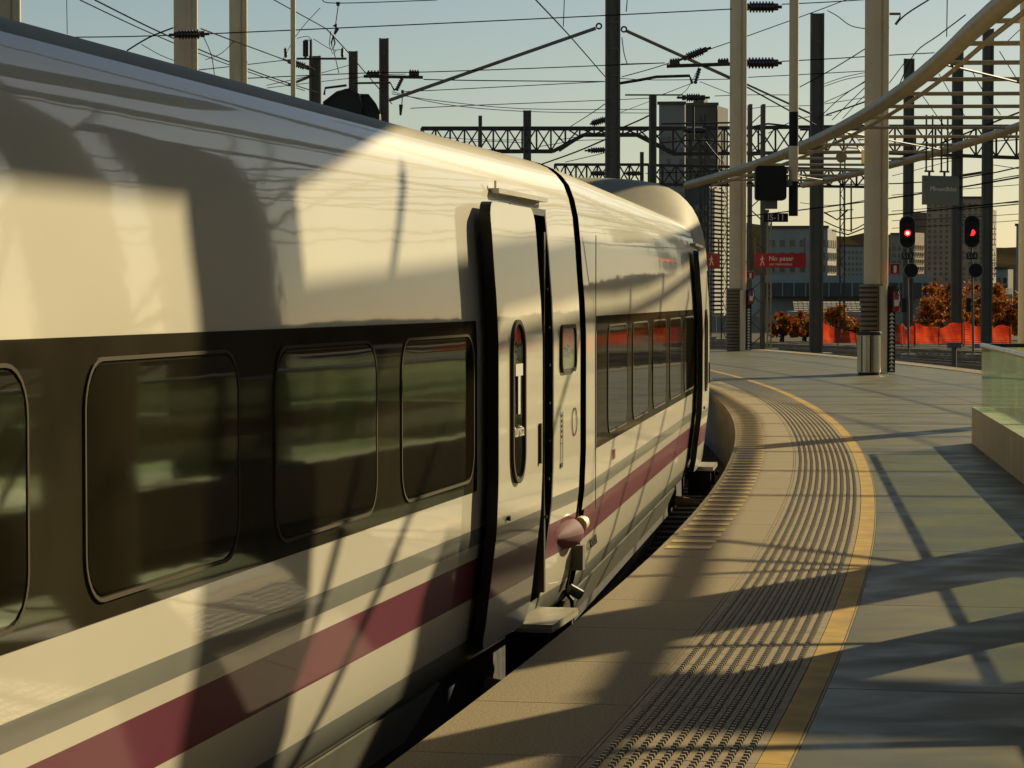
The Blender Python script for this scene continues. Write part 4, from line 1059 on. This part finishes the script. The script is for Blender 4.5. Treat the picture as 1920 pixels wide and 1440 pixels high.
arm([(1240,232),(1375,230)],128,3.5,'crossbeam in front of the tall grey block')
arm([(1236,268),(1300,262),(1372,266)],127,3,'sagging crossbar in front of the tall grey block')
arm([(1300,200),(1300,262)],126,5,'short dark hanging post before the dark block')
arm([(1344,205),(1344,345)],129,4,'slim dark upright before the dark block')
arm([(1320,262),(1350,300),(1344,330)],127,2.5,'bent thin bracket before the dark block')
arm([(1400,240),(1440,232),(1478,236)],120,3.5,'short bar behind the farther cream column')
arm([(1410,290),(1480,286)],120,4,'low bar behind the farther cream column')
arm([(1610,262),(1625,262),(1625,300)],118,3,'hooked bracket left of the tall column')
arm([(1722,300),(1790,296)],140,3,'thin bar behind the hanging sign rods')
arm([(1664,26),(1688,26),(1688,34),(1679,46)],57,5,'small bracket on the right side of the tall cream column')
# hanger pieces
def hanger(x, y, Y, label, h=50):
    e = empty('wire_hanger', PT(x, y, Y), 0, label, 'hanger', 'wire hangers'); k = Y/FPX
    MB().tube([(0,0,4*k),(0,0,-3*k)], [4*k,3*k], 8).build('cap', M_dark2, e)
    MB().tube([(0,0,-3*k),(-5*k,0,-38*k)], .9*k, 5).build('rod', M_dark2, e)
    MB().tube([(-6*k,0,-38*k),(-2*k,0,-46*k),(-7*k,0,-56*k)], [5*k,4*k,2*k], 8).build('clamp', M_dark2, e)
    MB().tube([(-14*k,0,-50*k),(-17*k,0,-75*k),(-10*k,0,-93*k),(-4*k,0,-86*k)], .8*k, 5).build('loop', M_dark2, e)
    MB().tube([(-9*k,0,-58*k),(-13*k,0,-72*k),(-10*k,0,-84*k),(-6*k,0,-72*k),(-9*k,0,-58*k)], 1.6*k, 5).build('loop', M_dark2, e)
    MB().tube([(-9*k,0,-84*k),(1*k,0,-128*k)], .9*k, 5).build('rod', M_dark2, e)
hanger(634, 8, 75, 'hanger with cable loops above the train roof')
for x, y, Y, lab in ((755,172,109,'small hanger right of the dark mast'),):
    e = empty('wire_hanger', PT(x,y,Y), 0, lab, 'hanger', 'wire hangers'); k = Y/FPX
    MB().tube([(0,0,3*k),(0,0,-3*k)], 3*k, 8).tube([(0,0,0),(-2*k,0,-28*k)], 1*k, 5).tube([(-3*k,0,-24*k),(-4*k,0,-44*k)], [4*k,2*k], 8).build('clamp', M_dark2, e)
# dark cable drum above the train
ce2 = empty('cable_drum', PT(665,225,100), 0, 'dark humped cable drum showing above the train roof', 'drum')
k = 100/FPX
def hump(pts, th, nm):
    P_ = [rel(ce2, PT(x, y, 100)) for x, y in pts]
    MB().extr(P_, (0,th,0)).build(nm, M_rubber, ce2)
hump([(600,250),(605,194),(618,182),(632,172),(648,166),(658,166),(668,172),(674,182),(678,200),(680,250)], 1.4, 'drum')
o = MB().extr([rel(ce2, PT(x,y,100.4)) for x, y in [(665,250),(668,185),(672,178),(684,176),(694,181),(704,196),(711,212),(712,250)]], (0,1.4,0)).build('drum', M_rubber, ce2)
for t in (0,):
    MB().tube([rel(ce2, PT(x,y,99.95)) for x, y in [(606,193),(632,173),(655,167),(672,177),(679,200)]], .05, 6).tube([rel(ce2, PT(x,y,100.35)) for x, y in [(674,178),(690,178),(704,196),(712,214)]], .05, 6).build('rim', M_dark2, ce2, smooth=True)

# ------------------------------------------------------------------ orange netting along the far track
def netting(px0, px1, ytop, ybot, Y, label, seed):
    rnd = random.Random(seed); A = PT(px0, ybot, Y); z0 = A.z
    e = empty('orange_net_fence', A, 0, label, 'net fence', 'orange net fences')
    N = 26; rows = 9; wdt = PT(px1, ybot, Y).x-A.x
    ph = rnd.uniform(0,6)
    def P_(i, j):
        u = i/N; top = ytop[0]+(ytop[1]-ytop[0])*u
        h = PT(px0, top, Y).z-z0+.12*math.sin(u*7+ph)+.06*math.sin(u*17+ph)
        v = j/rows
        return (u*wdt, .12*math.sin(u*9+ph+v*1.5)*(.4+.6*v)+.03*math.sin(u*31+v*4), h*v)
    mb = MB()
    mb.grid([[P_(i,j) for i in range(N+1)] for j in range(rows+1)])
    mb.build('mesh_sheet', net_m, e, smooth=True)
    mb = MB()
    for j in range(rows+1):
        mb.tube([Vector(P_(i,j))+Vector((0,-.03,0)) for i in range(N+1)], .013, 4)
    mb.build('net_cords', M_net, e)['kind'] = 'stuff'
    for i in range(0, N+1, 13):
        p = P_(i, rows); MB().tube([(p[0],.05,-.2),(p[0],.05,p[2]+.1)], .03, 6).build('stake', M_post, e)
def net_material():
    m = bpy.data.materials.new('orange_net_sheet'); m.use_nodes = True; t = m.node_tree; b = t.nodes['Principled BSDF']
    b.inputs['Roughness'].default_value = .7
    nz = t.nodes.new('ShaderNodeTexNoise'); nz.inputs['Scale'].default_value = 1.6; nz.inputs['Detail'].default_value = 5
    rm = t.nodes.new('ShaderNodeValToRGB'); rm.color_ramp.elements[0].position = .35; rm.color_ramp.elements[1].position = .65
    rm.color_ramp.elements[0].color = (.30, .02, .008, 1); rm.color_ramp.elements[1].color = (.66, .075, .02, 1)
    t.links.new(nz.outputs[0], rm.inputs[0]); t.links.new(rm.outputs[0], b.inputs['Base Color'])
    out = t.nodes['Material Output']; tl = t.nodes.new('ShaderNodeBsdfTranslucent'); t.links.new(rm.outputs[0], tl.inputs[0])
    tc = t.nodes.new('ShaderNodeTexCoord'); mp = t.nodes.new('ShaderNodeMapping'); mp.inputs['Rotation'].default_value = (R(90),0,0); t.links.new(tc.outputs['Object'], mp.inputs[0])
    br = t.nodes.new('ShaderNodeTexBrick'); br.offset = 0; br.inputs['Scale'].default_value = 8; br.inputs['Mortar Size'].default_value = .09; br.inputs['Brick Width'].default_value = .5; br.inputs['Row Height'].default_value = .5
    t.links.new(mp.outputs[0], br.inputs['Vector'])
    tr = t.nodes.new('ShaderNodeBsdfTransparent'); m1 = t.nodes.new('ShaderNodeMixShader'); m1.inputs[0].default_value = .6
    t.links.new(b.outputs[0], m1.inputs[1]); t.links.new(tl.outputs[0], m1.inputs[2])
    mr = t.nodes.new('ShaderNodeMapRange'); mr.inputs[3].default_value = .38; mr.inputs[4].default_value = 0
    m2 = t.nodes.new('ShaderNodeMixShader'); t.links.new(br.outputs['Fac'], mr.inputs[0]); t.links.new(mr.outputs[0], m2.inputs[0])
    t.links.new(m1.outputs[0], m2.inputs[1]); t.links.new(tr.outputs[0], m2.inputs[2]); t.links.new(m2.outputs[0], out.inputs[0])
    return m
net_m = net_material()
netting(1535,1607,(605,628),643,144,'orange net fence drooping between the dark mast and the bin column',1)
netting(1668,1715,(612,610),645,144,'short orange net fence left of the first signal post',2)
netting(1716,1806,(612,608),645,143.5,'orange net fence between the two signal posts',3)
netting(1808,1896,(609,614),646,143,'orange net fence right of the second signal',4)
for i in range(7):
    netting(1940+150*i, 2080+150*i, (608,612), 648, 140-i*2, 'orange net fence outside the right of the view, '+('first','second','third','fourth','fifth','sixth','seventh')[i]+' past the edge', 9+i)
netting(1300,1326,(625,626),645,146,'low orange netting end behind the train',30)

# ------------------------------------------------------------------ trees
def tree(px, pyc, wpx, hpx, Y, mats_, label, seed, n=1500):
    n = int(n*3)
    rnd = random.Random(seed); k = Y/FPX; c = PT(px, pyc, Y)
    e = empty('autumn_tree', (c.x, Y, GZ), 0, label, 'tree', 'autumn trees beyond the tracks')
    cz = c.z-GZ; rx, rz = wpx*.62*k, hpx*.55*k
    mb = MB(); mb.tube([(0,0,0),(.05,0,cz*.4),(0,.05,cz)], [.16,.12,.05], 7)
    for i in range(8):
        a = rnd.uniform(0,6.28); z0 = cz*rnd.uniform(.3,.7)
        mb.tube([(0,0,z0),(rx*.4*math.cos(a),rx*.4*math.sin(a),z0+rz*.4),(rx*.75*math.cos(a),rx*.75*math.sin(a),z0+rz*.9)], [.06,.04,.015], 5)
    mb.build('trunk', M_bark, e, smooth=True)
    cl = []
    for i in range(30):
        a = rnd.uniform(0,6.28); b = rnd.uniform(-1.1,1); q = rnd.uniform(.3,1.3); s_ = math.sqrt(max(.05, 1-b*b))
        cl.append(((rx*q*s_*math.cos(a), rx*q*s_*math.sin(a), cz+rz*q*b), rnd.uniform(.10,.34)*rx))
    mb = MB()
    for i in range(n):
        (cx_, cy_, cz_), cr = rnd.choice(cl)
        p = Vector((cx_+rnd.gauss(0,cr*.6), cy_+rnd.gauss(0,cr*.6), cz_+rnd.gauss(0,cr*.55)))
        if p.z < .3: continue
        u = Vector((rnd.uniform(-1,1),rnd.uniform(-1,1),rnd.uniform(-1,1))).normalized(); v_ = u.orthogonal().normalized(); s_ = rnd.uniform(.07,.15)
        mb.mi = 0 if rnd.random() < .6 else (1 if rnd.random() < .7 else 2)
        mb.poly([p-u*s_, p+v_*s_*.7, p+u*s_, p-v_*s_*.7])
    mb.build('crown', mats_, e)
RT = [M_leaf1, M_leaf2, M_leaf3]; AT = [M_leaf2, M_leaf1, M_leaf3]
for a in ((1466,614,38,42,158,RT,'small rusty tree left of the dark mast above the far track',1,900), (1508,612,40,44,160,RT,'rusty tree just left of the dark mast',2,1300), (1568,606,44,44,162,AT,'amber tree right of the dark mast behind the netting',3,1300),
          (1748,598,50,64,158,RT,'rusty tree between the two signals',4,1400), (1792,600,44,56,160,AT,'amber tree behind the masts between the signals',5,1200),
          (1780,560,60,60,175,RT,'tall red brown tree behind the others between the signals',8,1200),
          (1530,618,40,34,156,AT,'low amber bush right of the small rusty ones',11,700), (1725,618,40,34,156,RT,'low rusty bush left of the second signal',12,700), (1820,606,50,50,163,AT,'amber tree just behind the second signal post',13,1200), (1600,612,50,36,164,RT,'low rusty bush by the shed',14,700), (1888,592,64,84,158,RT,'large rusty tree at the right edge of the view',6,2200), (1850,570,44,60,170,RT,'rusty tree left of the largest one at the right',7,1200), (1938,600,50,70,165,AT,'tree outside the right edge',9,800)): tree(*a)

# ------------------------------------------------------------------ far buildings
win_cache = {}
def building(x0, xm, x1, ytop, Y, mi, label, cols=0, rows=0, side=None, wz=(.12,.86), name='apartment_block', parapet=True, side_m=None, sidecols=0, ybase=None, winw=.5, b=4.):
    C0 = PT(xm, ytop, Y); A0 = PT(x0, ytop, Y); B0 = PT(x1, ytop, Y)
    zt = C0.z; zb = GZ if ybase is None else PT(xm, ybase, Y).z
    e = empty(name, (C0.x, Y, zb), 0, label, 'building')
    H = zt-zb; wl = C0.x-A0.x; wr = B0.x-C0.x
    p0 = Vector((-wl, wl*.12, 0)); pm = Vector((0,0,0)); p1 = Vector((wr, wr*b, 0)); p2 = p0+Vector((wr, wr*b+2, 0)) if wr > .1 else Vector((-wl, 14, 0))
    if wr <= .1: p1 = Vector((.5, 14, 0))
    up = Vector((0,0,H))
    mb = MB(); mb.mi = 0
    mb.poly([p0, pm, pm+up, p0+up]); mb.mi = 1; mb.poly([pm, p1, p1+up, pm+up]); mb.mi = 0
    mb.poly([p1, p2, p2+up, p1+up]).poly([p2, p0, p0+up, p2+up]).poly([p0+up, pm+up, p1+up, p2+up])
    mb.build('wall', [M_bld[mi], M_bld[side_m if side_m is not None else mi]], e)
    if parapet:
        q = Vector((0,0,.5)); mb = MB(); mb.bar(p0+up+q*.5-Vector((.3,.2,0)), pm+up+q*.5+Vector((.2,-.2,0)), .5, .5)
        mb.build('cornice', M_bld[3], e)
    def wins(a, b_, c, r, nrm):
        if not c: return
        d = (b_-a); Lw = d.length; dn = d.normalized(); cw = Lw/c; ch = H*(wz[1]-wz[0])/r
        key = (round(cw,2), round(ch,2))
        ww, wh = cw*winw, ch*.52
        mb_ = MB(); mb_.box(-ww/2, ww/2, -.10, .02, -wh/2, wh/2)
        mb2 = MB(); f_ = .12*ww
        mb_.mi = 1; mb_.box(-ww/2-f_, ww/2+f_, -.16, -.0, -wh/2-f_, -wh/2-.01)
        mw = mb_.mesh('window', [M_win, M_frame])
        ang = math.atan2(dn.y, dn.x)
        for i in range(c):
            for j in range(r):
                if random.random() < .03: continue
                p = a+dn*cw*(i+.5)+Vector((0,0,H*wz[0]+ch*(j+.5)))
                inst('window', mw, e, Matrix.Translation(p) @ Matrix.Rotation(ang,4,'Z'))
    wins(p0, pm, cols, rows, None)
    if wr > .1 and sidecols: wins(pm, p1, sidecols, rows, None)
    return e, H, p0, pm, p1
# tower behind the farther cream column
building(1236,1284,1286,196,420,0,'tall grey concrete block left of the farther cream column',4,14, b=3)
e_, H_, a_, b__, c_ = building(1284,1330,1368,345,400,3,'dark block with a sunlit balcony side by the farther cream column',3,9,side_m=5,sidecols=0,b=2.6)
for k in range(30):
    z = H_*(.02+.96*k/30); d = (c_-b__)
    MB().quadbox([b__+Vector((0,-.1,z)), b__+d+Vector((0,-.1,z)), b__+d+Vector((.8,-.5,z)), b__+Vector((.8,-.5,z)), b__+Vector((0,-.1,z+.35)), b__+d+Vector((0,-.1,z+.35)), b__+d+Vector((.8,-.5,z+.35)), b__+Vector((.8,-.5,z+.35))]).build('balcony', M_bld[5], e_)
    for t in (.3, .62):
        q = b__+d*t; MB().box(q.x-.0, q.x+.35, q.y-.9, q.y+.0, z+.35, z+H_*.032).build('balcony_screen', M_bld[3], e_)
building(1278,1345,1372,198,430,3,'darkest tall block behind the farther cream column',4,12,side_m=3, b=3)
building(1300,1320,1330,180,432,3,'narrow plant room on the roof of the dark block',0,0,ybase=215, parapet=False, name='roof_structure')
# far right tower group
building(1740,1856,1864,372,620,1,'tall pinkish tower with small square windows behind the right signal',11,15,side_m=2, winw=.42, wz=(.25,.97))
building(1852,1860,1876,393,640,2,'sunlit slab with balconies at the right of the pinkish tower',1,14,side_m=2,sidecols=2, b=2.5)
building(1712,1741,1742,402,650,3,'dark topped block joined left of the pinkish tower',0,0)
building(1712,1716,1740,436,640,5,'sunlit facade with blue glass between the signal and the tower',1,8,sidecols=4,side_m=5,b=1.8,parapet=False)
building(1672,1712,1714,440,660,0,'grey stepped block left of the first signal',4,8)
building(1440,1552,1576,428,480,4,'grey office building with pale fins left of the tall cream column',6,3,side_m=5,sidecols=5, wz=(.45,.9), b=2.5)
building(1576,1660,1662,462,700,4,'distant blue grey apartment block with many small windows',12,6, wz=(.4,.95))
building(1430,1745,1746,516,300,4,'long low grey building across the far side of the tracks',0,0, parapet=False)
bb, H_, p0_, pm_, _ = building(1438,1740,1741,530,296,3,'dark glazed band of the long low building',0,0, parapet=False, ybase=556)
for k in range(14):
    x = p0_.x+(pm_.x-p0_.x)*(k+.5)/14; MB().box(x-.08,x+.08,p0_.y*(1-(k+.5)/14)-.2,p0_.y*(1-(k+.5)/14)-.05,0,H_).build('mullion', M_bld[0], bb)
building(1906,1925,1960,424,500,4,'pale blue grey block cut by the right edge of the view',1,9, side_m=5)
building(1876,1886,1904,540,420,5,'low sunlit white building near the right edge',1,2,side_m=5,sidecols=3, b=1.6)
building(1868,1890,1906,505,520,4,'grey house group below the hill at the right',2,3,side_m=2, b=2)
building(1432,1440,1448,398,500,3,'thin dark block behind the lattice mast',0,0)
# shed with tiled roof
sh = PT(1553, 625, 215); se = empty('track_side_shed', (sh.x, 215, GZ), 0, 'low shed with a pale tiled roof behind the rusty trees', 'shed')
q = 215/FPX
MB().box(-60*q, 62*q, 0, 8, 0, 35*q+.0).build('wall', M_bld[0], se)
zr = PT(1553,590,215).z-GZ; zr2 = PT(1553,566,219).z-GZ
nr = 14
for r_ in range(7):
    for k in range(nr):
        x0_, x1_ = -64*q+128*q*k/nr+.02, -64*q+128*q*(k+1)/nr-.02; t0, t1 = r_/7, (r_+1)/7
        sh_ = lambda t: 6*q*t
        MB().quadbox([(x0_+sh_(t0),-.3+4*t0,zr+(zr2-zr)*t0-.05),(x1_+sh_(t0),-.3+4*t0,zr+(zr2-zr)*t0-.05),(x1_+sh_(t1),-.3+4*t1,zr+(zr2-zr)*t1-.05),(x0_+sh_(t1),-.3+4*t1,zr+(zr2-zr)*t1-.05),
                      (x0_+sh_(t0),-.3+4*t0,zr+(zr2-zr)*t0+.09),(x1_+sh_(t0),-.3+4*t0,zr+(zr2-zr)*t0+.09),(x1_+sh_(t1),-.3+4*t1,zr+(zr2-zr)*t1+.02),(x0_+sh_(t1),-.3+4*t1,zr+(zr2-zr)*t1+.02)]).build('roof_tile', M_bld[6], se)
for k in range(6): MB().box(-50*q+k*18*q, -42*q+k*18*q, -.06, .05, .5, 22*q).build('doorway', M_win, se)
# low wall along the tracks
lw = empty('trackside_wall', (0, 200, GZ), 0, 'low concrete wall behind the far tracks', 'wall')
for k in range(20): MB().box(-20+6*k, -14.05+6*k, 0, .3, 0, 1.3).build('wall_panel', M_conc, lw)
# hill
mb = MB(); rows = []
rnd = random.Random(3)
xs = [-900+12*i for i in range(200)]
def ridge(x): return 34+9*math.sin(x/190.+1)+5*math.sin(x/63.)+2.2*math.sin(x/17.)
rows.append([(x, 1300, -1) for x in xs]); rows.append([(x, 1420, ridge(x)*.6) for x in xs])
rows.append([(x, 1560, ridge(x)+rnd.uniform(-1,2)) for x in xs]); rows.append([(x, 1900, ridge(x)*.9) for x in xs])
mb.grid(rows); tag(mb.build('hill', M_hill), kind='structure')
